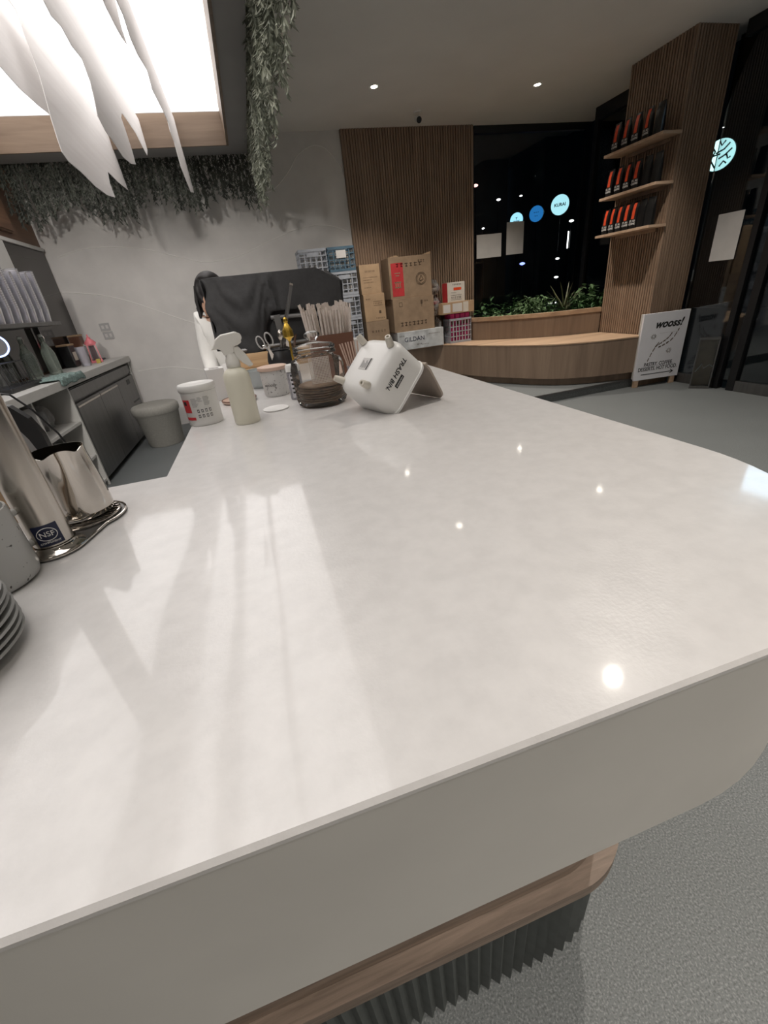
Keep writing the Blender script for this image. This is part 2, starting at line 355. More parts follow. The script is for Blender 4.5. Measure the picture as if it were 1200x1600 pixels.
# ------------------------------------------------------------------ soffit and skylight
SX1, SY1, SZ = .36, 5.90, 2.85
OX0, OX1, OY0, OY1 = -2.0, .175, -.6, 5.60
so = MB()
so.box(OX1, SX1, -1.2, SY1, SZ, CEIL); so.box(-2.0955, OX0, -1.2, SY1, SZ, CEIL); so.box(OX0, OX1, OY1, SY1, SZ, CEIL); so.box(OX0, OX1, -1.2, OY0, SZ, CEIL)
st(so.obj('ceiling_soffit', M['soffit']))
lf = thing('skylight_frame', 'light oak frame lining the glowing ceiling opening, top left', 'frame', (0, 0, 0))
e = .018
MB().box(OX1-e, OX1+.004, OY0+e, OY1+.004, SZ-.008, 3.095).obj('frame_board', M['frameoak'], lf)
MB().box(OX0-.004, OX0+e, OY0+e, OY1+.004, SZ-.008, 3.095).obj('frame_board', M['frameoak'], lf)
MB().box(OX0, OX1-e-.001, OY1-e, OY1+.004, SZ-.008, 3.095).obj('frame_board', M['frameoak'], lf)
MB().box(OX0, OX1-e-.001, OY0-.004, OY0+e, SZ-.008, 3.095).obj('frame_board', M['frameoak'], lf)
pn = MB().box(OX0+.02, OX1-.02, OY0+.02, OY1-.02, 3.10, 3.12).obj('light_panel', M['panel'])
tag(pn, 'large glowing white backlit ceiling panel at the top left', 'light panel')
# hanging translucent sheets
def fin(poly, x, label, zmax=3.095):
    pts = []
    for q in poly:
        if len(q) == 2: p = AX(q[0], q[1], x)
        else: p = Vector((x, q[1], q[2]))
        p.z = min(p.z, zmax); p.x = x-.002; p.y = min(p.y, OY1-.03) if p.z > SZ-.03 else p.y; pts.append(p)
    o = MB().prism(pts, (.004, 0, 0)).obj('hanging_sheet', M['fin'])
    bm = bmesh.new(); bm.from_mesh(o.data); bmesh.ops.triangulate(bm, faces=[f for f in bm.faces if len(f.verts) > 4], ngon_method='EAR_CLIP'); bm.to_mesh(o.data); bm.free()
    tag(o, label, 'ceiling decoration', 'torn white sheets hanging under the light panel'); return o
V_ = lambda y, z: (0, y, z)
fin([(280,207),(290,252),(303,301),(298,300),(283,262),(272,222),(266,206),(262,190),(256,176),(247,158),(238,140),(230,110),(215,85),(204,60),(193,25),(182,0), V_(3.1, 2.88), V_(2.5, 2.83), V_(1.6, 2.70), V_(.9, 2.86), V_(.9, 3.095)], -.276, 'narrow torn white sheet hanging rightmost under the light panel, long thin tip')
fin([(228,207),(233,230),(240,250),(230,243),(222,228),(212,208),(200,190),(190,176),(189,184),(198,210),(206,235),(212,257),(205,256),(192,245),(180,226),(165,205),(152,180),(146,150),(140,125),(128,92),(112,72),(96,42),(80,25),(70,5),V_(2.9,2.82),V_(2.2,2.74),V_(1.3,2.62),V_(.7,2.8),V_(.7,3.095)], -.591, 'torn white sheet with two pointed tips hanging second from the right under the panel')
fin([(152,176),(162,196),(170,212),(183,250),(200,297),(184,284),(168,268),(172,288),(180,309),(168,305),(150,292),(128,270),(107,252),(97,238),(90,218),(80,186),(62,120),(40,60),(24,15),(13,0),V_(2.6,2.75),V_(2.2,2.6),V_(1.5,2.5),V_(.8,2.7),V_(.8,3.095)], -.896, 'broad torn white sheet with forked tips hanging third from the right')
fin([(80,182),(74,176),(60,165),(30,138),(0,104),(-60,60),V_(2.4,2.55),V_(1.4,2.7),V_(.9,2.6),V_(.9,3.09),V_(5.1,3.09)], -.985, 'torn white sheet at the far left cut by the photo edge', 3.09)
fin([(198,69),(190,45),(184,20),(180,0),(174,-25),(148,-25),(160,-2),(166,12),(180,40),(190,58)], -.345, 'short white spike hanging between the two right hand sheets', 3.09)

# vines: strands with small leaves
def vines(strands, mt, n_leaf=26):
    mb = MB()
    for (x, y, z0, L) in strands:
        px, py = x, y; pts = []
        k = max(4, int(L/.05))
        for i in range(k+1):
            pts.append(Vector((px, py, z0-L*i/k))); px += R_.uniform(-.012, .012); py += R_.uniform(-.012, .012)
        mb.tube(pts, .0015, 3)
        for i in range(int(n_leaf*L/.35)):
            t = R_.random()*k*.999; j = int(t); p = pts[j].lerp(pts[j+1], t-j)
            a = R_.uniform(0, 2*PI); l = R_.uniform(.035, .062); w = l*.36
            d = Vector((math.cos(a)*.6, math.sin(a)*.6, -R_.uniform(.3, 1.1))).normalized(); s = d.cross(Z3).normalized()
            nn = d.cross(s)*.006
            mb.add([p, p+d*l*.5+s*w*.5+nn, p+d*l, p+d*l*.5-s*w*.5+nn], [(0, 1, 2, 3)])
    return mb
strs = []
for i in range(330):
    y = 1.6+4.35*(i/330)+R_.uniform(-.05, .05); x = .37+R_.uniform(0, .10); strs.append((x, y, SZ+R_.uniform(-.02, .2), R_.uniform(.30, .5)*(1 if y < 5 else 1.1)))
A, B = strs[::2], strs[1::2]
tag(vines(A, None).obj('hanging_vine', M['vine2']), 'pale grey-green artificial vines hanging along the right edge of the dropped ceiling', 'vine', kind='stuff')
tag(vines(B, None).obj('hanging_vine', M['vine']), 'darker artificial vine leaves mixed into the curtain right of the dropped ceiling', 'vine', kind='stuff')
strs = []
for i in range(210):
    x = -2.05+2.45*(i/210); y = 5.92+R_.uniform(.0, .12); L = .22+.18*abs(math.sin(x*4.1))+R_.uniform(0, .12)+(.06 if x < -.8 else 0)
    strs.append((x, y, SZ+R_.uniform(.0, .12), L))
tag(vines(strs, None, 30).obj('hanging_vine', M['vine3']), 'dark vine curtain hanging along the back edge of the dropped ceiling', 'vine', kind='stuff')

# ------------------------------------------------------------------ downlights, camera dome
lights = [(1.70, 5.40), (3.57, 5.40), (1.70, 3.66), (3.56, 3.68), (1.72, 1.44), (3.57, 1.5), (1.70, -.55), (3.57, -.6), (1.2, -1.9), (-.4, -1.9), (3.2, -1.9), (.7, -1.1)]  # last four are added fill for the counter apron, not known fixtures
labs = ['recessed round downlight in the ceiling left of the two', 'recessed round downlight in the ceiling right of the two']
dl0 = thing('downlight', labs[0], 'ceiling light', (*lights[0], CEIL), group='recessed ceiling downlights')
MB().lathe([(.031, -.003), (.045, -.006), (.052, 0), (.031, 0)], 28, caps=False).obj('trim_ring', M['white'], dl0, 40)
MB().lathe([(.0305, -.0035), (.0305, -.0015)], 28).obj('lens', M['lamp'], dl0)
ld = bpy.data.lights.new('downlight_spot', 'SPOT'); ld.energy = SPOT_W; ld.color = SPOT_COL; ld.spot_size = math.radians(100); ld.spot_blend = 1.0; ld.shadow_soft_size = .028
ldf = ld.copy(); ldf.energy = FRONT_W
for i, (x, y) in enumerate(lights):
    if i: dup(dl0, (x, y, CEIL), 0, labs[1] if i == 1 else 'recessed round downlight in the ceiling outside the photo frame')
    lo = bpy.data.objects.new('downlight_lamp', ld if y > 1 else ldf); COL.objects.link(lo); lo.location = (x, y, CEIL-.02)
bl = bpy.data.lights.new('back_wall_fill', 'SPOT'); bl.energy = 260; bl.color = (1, .95, .90); bl.spot_size = math.radians(52); bl.spot_blend = .8; bl.shadow_soft_size = .12  # added fill for the grey wall and back bar, no fixture there
blo = bpy.data.objects.new('back_wall_fill_lamp', bl); COL.objects.link(blo); blo.location = (-1.0, -1.0, 2.80); blo.rotation_euler = (Vector((-.75, 6.5, 1.25))-Vector((-1.0, -1.0, 2.80))).to_track_quat('-Z', 'Y').to_euler()
sc = thing('security_camera', 'small white security camera with a dark lens on the ceiling', 'camera', (2.41, 6.05, CEIL))
MB().lathe([(.045, -.012), (.05, 0)], 20).obj('base', M['white'], sc, 40)
MB().lathe([(.03, 0), (.033, .03), (.033, .07)], 18, T=Matrix.Translation((0, .03, -.055)) @ Matrix.Rotation(math.radians(112), 4, 'X')).obj('body', M['white'], sc, 40)
MB().lathe([(.031, 0), (.031, .006)], 18, T=Matrix.Translation((0, -.036, -.083)) @ Matrix.Rotation(math.radians(112), 4, 'X')).obj('lens', M['black'], sc, 40)
dsp = thing('wall_screen', 'pale blue lit screen high by the shopfront glass, outside the frame', 'screen', (4.80, 2.8, 2.98))
MB().box(-.02, .02, -.17, .17, -.12, .215, .005).obj('case', M['blackmat'], dsp)
MB().box(-.024, -.0205, -.15, .15, -.10, .20).obj('display', emis('screen_glow', (.55, .8, 1), 3), dsp)

# ------------------------------------------------------------------ the counter
def outline(x0, x1, y0, y1, r, n=18, jog=None):
    """front right rounded, L plan"""
    rr = r; P = []
    c = Vector((x1-rr, y0+rr))
    P.append((x0, y0))
    for k in range(n+1):
        a = -PI/2+PI/2*k/n; P.append((c.x+rr*math.cos(a), c.y+rr*math.sin(a)))
    P.append((x1, y1))
    return P
LX = -1.35
xr, yf, ye, xl, yj = .60, .133, 2.65, -.212, .792
def plan(off):
    P = outline(LX+0, xr-off, yf+off, ye-off, .300-off*.6)
    P += [(xl+off, ye-off), (xl+off, yj-off), (LX, yj-off)]
    return P
ct = thing('counter', 'long white stone topped counter with pale apron, wood footrail and fluted base', 'counter')
def slab(off, z0, z1): return [Vector((x, y, z0)) for x, y in plan(off)], z1-z0
p, h = slab(0, CT-.0045, CT-.0015); mb = MB(); mb.prism(p, (0, 0, h)); o = None
top = MB()
pa = [Vector((x, y, CT-.0062)) for x, y in plan(0)]; pb = [Vector((x, y, CT-.0028)) for x, y in plan(0)]; pc = [Vector((x, y, CT)) for x, y in plan(.0028)]
n = len(pa); top.add(pa+pb+pc, [tuple(reversed(range(n)))]+[(i, (i+1) % n, (i+1) % n+n, i+n) for i in range(n)]+[(i+n, (i+1) % n+n, (i+1) % n+2*n, i+2*n) for i in range(n)]+[tuple(range(2*n, 3*n))])
top.obj('countertop', M['quartz'], ct)
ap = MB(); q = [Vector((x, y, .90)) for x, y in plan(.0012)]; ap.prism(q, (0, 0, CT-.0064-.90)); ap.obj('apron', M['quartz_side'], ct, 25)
def inner(off): 
    P = outline(LX, xr-off+.055, yf+off, ye-off, .17); P += [(xl+.02, ye-off), (xl+.02, yj-.02), (LX, yj-.02)]; return P
MB().prism([Vector((x, y, 0)) for x, y in inner(.155)], (0, 0, .899)).obj('base_wall', M['walnut'], ct, 25)
# footrail
ra = inner(.128); rbb = inner(.156); fr = MB(); K = 20
for zz in (0,):
    A = [Vector((x, y, .31)) for x, y in ra[:K+1]]; B = [Vector((x, y, .31)) for x, y in rbb[:K+1]]
    vs = A+B+[v+Vector((0, 0, .035)) for v in A]+[v+Vector((0, 0, .035)) for v in B]; n = K+1; fs = []
    for i in range(K): fs += [(i, i+1, n+i+1, n+i), (2*n+i, 2*n+i+1, 3*n+i+1, 3*n+i), (i, i+1, 2*n+i+1, 2*n+i), (n+i, n+i+1, 3*n+i+1, 3*n+i)]
    fs += [(0, n, 3*n, 2*n), (K, n+K, 3*n+K, 2*n+K)]
    fr.add(vs, fs)
fr.obj('footrail', M['walnut'], ct)
# flutes round the base below the rail
pts = [Vector((x, y, 0)) for x, y in inner(.1535)[:K+2]]
flm = MB(); flm.lathe([(.0135, 0), (.0135, .308)], 4); fme = flm.mesh('flute', M['flute'], 80)
seg = 0; run = []; 
for i in range(len(pts)-1):
    a, b = pts[i], pts[i+1]; L = (b-a).length; t = seg
    while t < L: run.append((a.lerp(b, t/L), math.atan2(b.y-a.y, b.x-a.x))); t += .0262
    seg = t-L
run = [r for r in run if r[0].x > -.45 and r[0].y < 1.8]
for p_, a in run[:170]:
    o = bpy.data.objects.new('flute', fme); COL.objects.link(o); o.parent = ct; o.location = p_+Vector((0, 0, .001)); o.rotation_euler = (0, 0, a)

# ------------------------------------------------------------------ bench, planter
BT = .60
def arc(pts, n=8):
    P = [Vector(p) for p in pts]; out = []
    for i in range(len(P)-1):
        a = P[max(i-1, 0)]; b = P[i]; c = P[i+1]; d = P[min(i+2, len(P)-1)]
        for k in range(n):
            t = k/n; out.append(.5*((2*b)+(c-a)*t+(2*a-5*b+4*c-d)*t*t+(3*b-a-3*c+d)*t**3))
    out.append(P[-1]); return out
bf = arc([(2.35, 6.17), (2.66, 6.10), (2.95, 5.40), (3.40, 4.66), (3.85, 4.36), (4.42, 4.215)], 8)
bk = arc([(3.10, 6.50), (3.12, 6.10), (3.42, 5.68), (3.85, 5.25), (4.42, 4.99)], 8)
bf = [Vector((v.x, v.y, 0)) for v in bf]; bk = [Vector((v.x, v.y, 0)) for v in bk]
be = thing('bench', 'curved oak window bench between ribbed column and stacked boxes', 'bench')
def bplan(off, z):
    out = []
    for i, v in enumerate(bf):
        t = (bf[min(i+1, len(bf)-1)]-bf[max(i-1, 0)]).normalized(); nrm = Vector((-t.y, t.x, 0))
        out.append(v+nrm*off+Vector((0, 0, z)))
    return [Vector((1.45, 6.17+off, z))]+out+[Vector((4.42, 5.0, z)), Vector((3.4, 6.49, z)), Vector((1.45, 6.49, z))]
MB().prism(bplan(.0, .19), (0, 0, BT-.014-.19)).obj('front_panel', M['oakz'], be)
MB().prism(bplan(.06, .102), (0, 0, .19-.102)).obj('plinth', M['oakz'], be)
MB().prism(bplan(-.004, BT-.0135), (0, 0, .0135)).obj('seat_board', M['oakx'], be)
pt = thing('planter', 'curved oak planter box behind the bench holding green plants', 'planter')
A = bk; off = .05
def ribbon(a, o0, o1, z0, z1):
    mb = MB(); L0 = []; L1 = []
    for i, v in enumerate(a):
        t = (a[min(i+1, len(a)-1)]-a[max(i-1, 0)]).normalized(); n_ = Vector((-t.y, t.x, 0)); L0.append(v+n_*o0); L1.append(v+n_*o1)
    n = len(a); vs = [p+Vector((0, 0, z0)) for p in L0+L1]+[p+Vector((0, 0, z1)) for p in L0+L1]; fs = []
    for i in range(n-1): fs += [(i, i+1, n+i+1, n+i), (2*n+i, 2*n+i+1, 3*n+i+1, 3*n+i), (i, i+1, 2*n+i+1, 2*n+i), (n+i, n+i+1, 3*n+i+1, 3*n+i)]
    fs += [(0, n, 3*n, 2*n), (n-1, 2*n-1, 4*n-1, 3*n-1)]
    return mb.add(vs, fs)
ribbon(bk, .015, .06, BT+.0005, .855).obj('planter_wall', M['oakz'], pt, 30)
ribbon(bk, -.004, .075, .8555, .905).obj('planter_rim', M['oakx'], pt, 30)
sp = [v+Vector((.09, .09, .80)) for v in bk]; sp[-1] = Vector((4.85, 5.06, .80)); 
MB().prism(sp+[Vector((4.85, 6.37, .80)), Vector((3.2, 6.5, .80))], (0, 0, .03)).obj('soil', M['soil'], pt)

def leafy(label, loc, h, w, n, lw, ll, mt, cat='plant', strap=False, name='leafy_plant'):
    root = thing(name, label, cat, loc, group=None)
    fo = MB(); stm = MB()
    for i in range(n):
        a = R_.uniform(0, 2*PI); rr = math.sqrt(R_.random())*w; bz = R_.uniform(.02, h*(1-.5*(rr/w)**2))
        p = Vector((rr*math.cos(a), rr*math.sin(a), bz))
        if i % 4 == 0: stm.tube([(p.x*.3, p.y*.3, 0), (p.x*.8, p.y*.8, bz*.6), tuple(p)], .0025, 4)
        d = Vector((math.cos(a+R_.uniform(-1, 1)), math.sin(a+R_.uniform(-1, 1)), R_.uniform(-.5, .6))).normalized(); s = d.cross(Z3).normalized(); u = s.cross(d)
        l = ll*R_.uniform(.7, 1.2); q = lw*R_.uniform(.7, 1.2)
        fo.add([p, p+d*l*.35+s*q*.5+u*.008, p+d*l*.75+s*q*.35, p+d*l-u*.012, p+d*l*.75-s*q*.35, p+d*l*.35-s*q*.5+u*.008, p+d*l*.5+u*.002], [(0, 1, 6), (1, 2, 6), (2, 3, 6), (3, 4, 6), (4, 5, 6), (5, 0, 6)])
    fo.obj('foliage', mt, root); stm.obj('stem', M['leaf'], root); return root
SO = .83
leafy('dark leafy plant at the left end of the planter beside the oak wall panel', (3.40, 6.20, SO), .30, .17, 90, .05, .10, M['leaf'])
leafy('low variegated plant with pale leaves near the left end of the planter', (3.48, 5.88, SO), .16, .10, 40, .045, .09, M['leafl'])
leafy('second dark leafy plant from the left end of the planter', (3.74, 6.05, SO), .28, .15, 90, .035, .09, M['leaf'])
leafy('bright green feathery fern in the left middle of the planter', (3.80, 5.70, SO), .30, .16, 220, .018, .10, M['leafl'])
leafy('low dark plant in the middle of the planter behind the rim', (4.08, 5.55, SO), .20, .13, 80, .03, .08, M['leaf'])
leafy('pale variegated plant left of the spiky plant in the planter', (4.10, 5.82, SO), .30, .13, 80, .045, .10, M['leafl'])
leafy('bushy green plant right of the spiky plant in the planter', (4.45, 5.50, SO), .30, .16, 110, .035, .09, M['leaf'])
leafy('broad leaved plant with pale veins at the right end of the planter', (4.70, 5.62, SO), .38, .15, 110, .06, .11, M['leafl'])
leafy('dark leafy plant at the right end of the planter against the column', (4.62, 5.28, SO), .30, .14, 90, .04, .09, M['leaf'])
dr = thing('spiky_plant', 'spiky strap leaved plant standing tallest in the planter middle', 'plant', (4.24, 5.50, SO))
for i in range(15):
    a = i*2.4+R_.uniform(-.3, .3); t = R_.uniform(.10, .62); L = R_.uniform(.30, .50); d = Vector((math.cos(a)*math.sin(t), math.sin(a)*math.sin(t), math.cos(t))); s = d.cross(Z3).normalized(); m_ = MB(); vs = []
    for k in range(6):
        f = k/5; p = d*L*f+Vector((math.cos(a), math.sin(a), -1))*.06*f*f; w = .016*(1-f)**.6*(1 if k else .7)+.0008; vs += [p-s*w, p+s*w, p+s*w+Vector((0, 0, .0015)), p-s*w+Vector((0, 0, .0015))]
    fs = [(0, 1, 2, 3)]
    for k in range(5):
        b_ = 4*k; fs += [(b_, b_+1, b_+5, b_+4), (b_+1, b_+2, b_+6, b_+5), (b_+2, b_+3, b_+7, b_+6), (b_+3, b_, b_+4, b_+7)]
    m_.add(vs, fs).obj('leaf', M['leafs'], dr)

# ------------------------------------------------------------------ papers on the glass
def sheet(label, a, b, axis):
    o = MB(); (o.box(a[0], b[0], a[1]-.0006, a[1], a[2], b[2]) if axis == 'y' else o.box(a[0]-.0006, a[0], a[1], b[1], a[2], b[2]))
    tag(o.obj('paper_notice', M['paper']), label, 'paper')
sheet('blank landscape paper sheet taped to the back window, left of the two', (3.45, WY+.029, 1.675), (3.86, 0, 1.975), 'y')
sheet('blank portrait paper sheet taped to the back window, right of the two', (3.945, WY+.029, 1.685), (4.235, 0, 2.10), 'y')
sheet('blank portrait paper sheet on the dark side glass right of the column', (4.934, 3.79, 1.29), (0, 4.06, 1.715), 'x')

# ------------------------------------------------------------------ wall shelves with coffee bags
bagme = {}
def bag_mesh():
    w, d, h = .094, .056, .25; vs = []; n = 6
    prof = [(0, 1, 1), (.03, 1.0, 1.0), (.45, 1, .95), (.72, .98, .7), (.86, .96, .35), (.95, .94, .10), (1, .93, .06)]
    body = MB()
    for (t, a, b_) in prof:
        for k in range(12):
            an = 2*PI*k/12+PI/12; c, s = math.cos(an), math.sin(an); q = 1/((abs(c)**5+abs(s)**5)**.2); vs.append((s*q*d/2*b_, c*q*w/2*a, h*t))
    fs = [tuple(range(12))[::-1], tuple((len(prof)-1)*12+k for k in range(12))]
    for i in range(len(prof)-1):
        for k in range(12): fs.append((i*12+k, i*12+(k+1) % 12, (i+1)*12+(k+1) % 12, (i+1)*12+k))
    return body.add(vs, fs)
bag0 = thing('coffee_bag', '', 'coffee bag')
bag_mesh().obj('pouch', M['bagblack'], bag0, 35)
lb = MB(); f0 = []
for (t, b_) in [(.36, .97), (.45, .95), (.72, .7), (.86, .35), (.93, .17)]:
    f0 += [(-.056/2*b_-.0022, .019, .25*t), (-.056/2*b_-.0022, -.019, .25*t)]
lb.add(f0+[(x+.0015, y, z) for x, y, z in f0], [(2*i, 2*i+1, 2*i+3, 2*i+2) for i in range(4)]+[(10+2*i, 11+2*i, 13+2*i, 12+2*i) for i in range(4)]+[(0, 1, 11, 10), (8, 9, 19, 18)]+[(2*i, 2*i+2, 12+2*i, 10+2*i) for i in range(4)]+[(2*i+1, 2*i+3, 13+2*i, 11+2*i) for i in range(4)])
lb.obj('orange_label', M['orange'], bag0)
text('ST. ALi', .026, M['whiteprint'], bag0, (-.0298, 0, .070), -Y3, Z3, .0005, bold=.0006)
text('COFFEE', .024, M['whiteprint'], bag0, (-.0298, 0, .044), -Y3, Z3, .0005, bold=.0006)
SH = {0: (2.46, 5), 1: (2.065, 6), 2: (1.70, 7)}
rown = ['top', 'middle', 'bottom']; ordn = ['first', 'second', 'third', 'fourth', 'fifth', 'sixth', 'seventh']
first = True
for r_, (z, nb) in SH.items():
    sh = thing('wall_shelf', f'{["top","middle","bottom"][r_]} of the three wooden shelves on the ribbed column', 'shelf', (4.20, 4.22, z))
    MB().box(0, .2295, 0, .775, -.026, 0, .003).obj('shelf_board', M['oak'], sh)
    MB().box(.205, .2295, .10, .67, -.06, -.0265, .002).obj('bracket', M['rib'], sh)
    for k in range(nb):
        y = 4.90-k*(.62/(nb-1) if nb > 5 else .145)
        if r_ == 0: y = 4.89-k*.138
        d_ = 'orange labelled' ; lab = f'black coffee bag with orange label, {ordn[k]} from the left on the {rown[r_]} shelf'
        if first: bag0.location = (4.262, y, z+.0005); bag0['label'] = lab; first = False
        else:
            nb2 = dup(bag0, (4.262, y+R_.uniform(-.004, .004), z+.0005), R_.uniform(-.14, .14), lab)
            if k >= nb-(1 if r_ == 0 else 2):
                nb2['label'] = lab.replace('with orange label', 'turned to its plain side'); 
                for c_ in list(nb2.children):
                    if not c_.name.startswith('pouch'): bpy.data.objects.remove(c_)
for o in list(COL.objects):
    if o.name.startswith('coffee_bag') and o.type == 'EMPTY': o['group'] = 'coffee bags on the column shelves'; 

# ------------------------------------------------------------------ A-board sign
sg = thing('a_board_sign', 'white standing A-board sign with handwriting-style title and arrow, beside the bench', 'sign', (4.70, 4.02, 0))
pA = AZ(997, 605, 0); pB = AZ(1058, 596, 0)
dirx = (pB-pA).normalized(); sg.rotation_euler = (0, 0, math.atan2(dirx.y, dirx.x)); sg.location = pA
# board lower z so that its px top matches: computed in the vertical plane through pA,pB
def inplane(px, py):
    v = _ray(px, py); n_ = Vector((-dirx.y, dirx.x, 0)); t = (pA-Vector((0, 0, CAMZ))).dot(n_)/v.dot(n_); P_ = Vector((0, 0, CAMZ))+v*t; return ((P_-pA).dot(dirx), P_.z)
c1 = inplane(994, 594); c2 = inplane(1061, 586); c3 = inplane(1074, 483); c4 = inplane(1001, 492)
bw0 = (c1[0]+c4[0])/2; bw1 = (c2[0]+c3[0])/2; bz0 = (c1[1]+c2[1])/2; bz1 = (c3[1]+c4[1])/2
MB().box(bw0, bw1, -.012, .012, bz0, bz1, .003).obj('front_board', mat('sign_board', (.80, .80, .84), .6, noise_s=5, noise_a=.03), sg)
MB().box(bw0, bw0+.03, .013, .04, .1, bz1, .003).obj('rear_frame', M['offwhite'], sg)
MB().box(bw1-.03, bw1, .013, .04, .1, bz1, .003).obj('rear_frame', M['offwhite'], sg)
for x in (bw0+.01, bw1-.09): MB().box(x, x+.06, -.010, .02, 0, bz0-.0005, .003).obj('foot', M['oak'], sg)
for x in (bw0+.03, bw1-.07):
    MB().box(x, x+.03, .0135, .035, 0, .0995).obj('rear_leg', M['oak'], sg)
W_ = bw1-bw0; H_ = bz1-bz0; cxs = (bw0+bw1)/2; U = lambda t: bz0+H_*t
SX = lambda t: bw0+W_*t
text('wooss!', .12, M['ink'], sg, (SX(.57), -.0125, U(.83)), X3, Z3, .0004, shear=.35, bold=.004)
text('O U R   D A I L Y   B A K E R Y'[:0] or '- - - - - - - - - - -', .03, M['cardprint'], sg, (SX(.58), -.0125, U(.70)), X3, Z3, .0004)
def signcurve(pts, n, sz):
    P = arc([(*p, 0) for p in pts], n)
    mb = MB()
    for i, p in enumerate(P):
        if i % 5 == 4: continue
        hgt = sz*R_.uniform(.5, 1); mb.box(SX(p.x)-.004, SX(p.x)+.004, -.0130, -.0121, U(p.y)-hgt/2, U(p.y)+hgt/2)
    mb.obj('curved_writing', M['cardprint'], sg)
signcurve([(.24, .30), (.32, .44), (.42, .56)], 10, .022)
signcurve([(.36, .505), (.5, .56), (.62, .62), (.68, .68)], 9, .022)
signcurve([(.44, .49), (.58, .53), (.72, .60), (.82, .73)], 9, .024)
for (ux, uz) in ((.28, .66), (.68, .42)):
    mb = MB()
    for k in range(9):
        a = k*.7; mb.tube([(SX(ux)+.012*math.cos(a), -.0125, U(uz)+.012*math.sin(a)), (SX(ux)+.035*math.cos(a+.3), -.0125, U(uz)+.030*math.sin(a+.3))], .0025, 4)
    mb.obj('doodle', M['cardprint'], sg)
text('PASTRY. COFFEE.', .062, M['ink'], sg, (SX(.50), -.0125, U(.235)), X3, Z3, .0004, bold=.001, xs=.8)
text('DESSERTS. HOT FOOD.', .062, M['ink'], sg, (SX(.50), -.0125, U(.165)), X3, Z3, .0004, bold=.001, xs=.8)
ar = MB(); ar.box(SX(.14), SX(.86), -.013, -.0121, U(.085)-.004, U(.085)+.004)
ar.prism([(SX(.86)+.012, -.0121, U(.085)), (SX(.86)-.03, -.0121, U(.085)+.026), (SX(.86)-.035, -.0121, U(.085)+.02), (SX(.86)-.008, -.0121, U(.085)), (SX(.86)-.035, -.0121, U(.085)-.02), (SX(.86)-.03, -.0121, U(.085)-.026)], (0, -.0009, 0))
ar.obj('arrow', M['ink'], sg)

# lantern case by the glass
ln = thing('display_case', 'narrow dark glass fronted box standing on the floor by the side glass', 'box', (4.84, 3.76, 0), math.radians(-50))
MB().box(-.082, .082, -.008, .008, .03, .53, .003).obj('back_panel', M['card2'], ln)
MB().box(-.095, .095, -.07, .012, 0, .03, .003).obj('base', M['darksteel'], ln)
MB().box(-.095, .095, -.07, .012, .53, .55, .003).obj('lid', M['darksteel'], ln)
for x in (-.095, .083): MB().box(x, x+.012, -.07, .0, .0305, .5295, .002).obj('post', M['darksteel'], ln)
MB().box(-.082, .082, -.066, -.062, .031, .529).obj('pane', M['glass'], ln)
MB().tube([(-.07, -.03, .18), (-.02, -.03, .27), (.0, -.03, .22), (.05, -.03, .26), (.08, -.03, .24)], .005, 6).obj('cord', M['cream'], ln)

# ------------------------------------------------------------------ crates and boxes at the back wall
def crate(root, w, d, h, mt, nx=5, rows=(.18, .42, .66)):
    mb = MB(); t = .008
    mb.box(-w/2, w/2, -d/2, d/2, 0, .008)
    for (a0, a1, fixed, ax) in ((-w/2, w/2, -d/2, 0), (-w/2, w/2, d/2-t, 0), (-d/2+t, d/2-t, -w/2, 1), (-d/2+t, d/2-t, w/2-t, 1)):
        def bx(u0, u1, z0, z1, p=0):
            if ax == 0: mb.box(u0, u1, fixed-p, fixed+t+p, z0, z1)
            else: mb.box(fixed-p, fixed+t+p, u0, u1, z0, z1)
        bx(a0, a1, h-.028, h, .004); bx(a0, a1, .009, .03)
        for r in rows: bx(a0, a1, h*r+.01, h*r+.022)
        for k in range(nx+1):
            u = a0+(a1-a0)*k/nx; bx(max(a0, u-.007), min(a1, u+.007), .03, h-.03, -.0005)
    o = mb.obj('lattice_body', mt, root)
    return o
CH = .2795
for i in range(7):
    z = .0+CH*i; blue = (i == 6)
    r = thing('crate', ['', ''][0] or (f'dark blue plastic lattice crate on top of the right hand crate stack' if blue else f'grey plastic lattice crate, {["lowest","second from the floor","third from the floor","fourth from the floor","third from the top","second from the top"][i]} in the right hand stack'), 'crate', (1.30, 6.32, z), 0, 'plastic crates stacked against the back wall')
    crate(r, .345, .34, CH-.003, M['crateb'] if blue else M['crate'])
    if blue: MB().box(-.07, .06, -.178, -.1752, .15, .235).obj('taped_note', M['paper'], r)
    else: MB().box(-.075, .075, -.178, -.1745, .19, .235).obj('handle_plate', M['crate'], r)
for i in range(7):
    r = thing('crate', f'grey plastic lattice crate, {["lowest","second from the floor","third from the floor","fourth from the floor","third from the top","second from the top","topmost"][i]} in the left hand stack', 'crate', (.93, 6.32, CH*i), 0, 'plastic crates stacked against the back wall')
    crate(r, .35, .34, CH-.003, M['crate']); MB().box(-.075, .075, -.178, -.1745, .19, .235).obj('handle_plate', M['crate'], r)
def carton(label, x0, x1, y0, y1, z0, z1, mt, cat='box', rz=0, flap=True, name='cardboard_box'):
    r = thing(name, label, cat, ((x0+x1)/2, (y0+y1)/2, z0), rz); w, d, h = (x1-x0)/2, (y1-y0)/2, z1-z0
    MB().box(-w, w, -d, d, 0, h, .004).obj('carton', mt, r)
    if flap: MB().box(-w+.002, w-.002, -.024, .024, h, h+.0012).obj('tape', M['bamboo'], r)
    return r, w, d, h
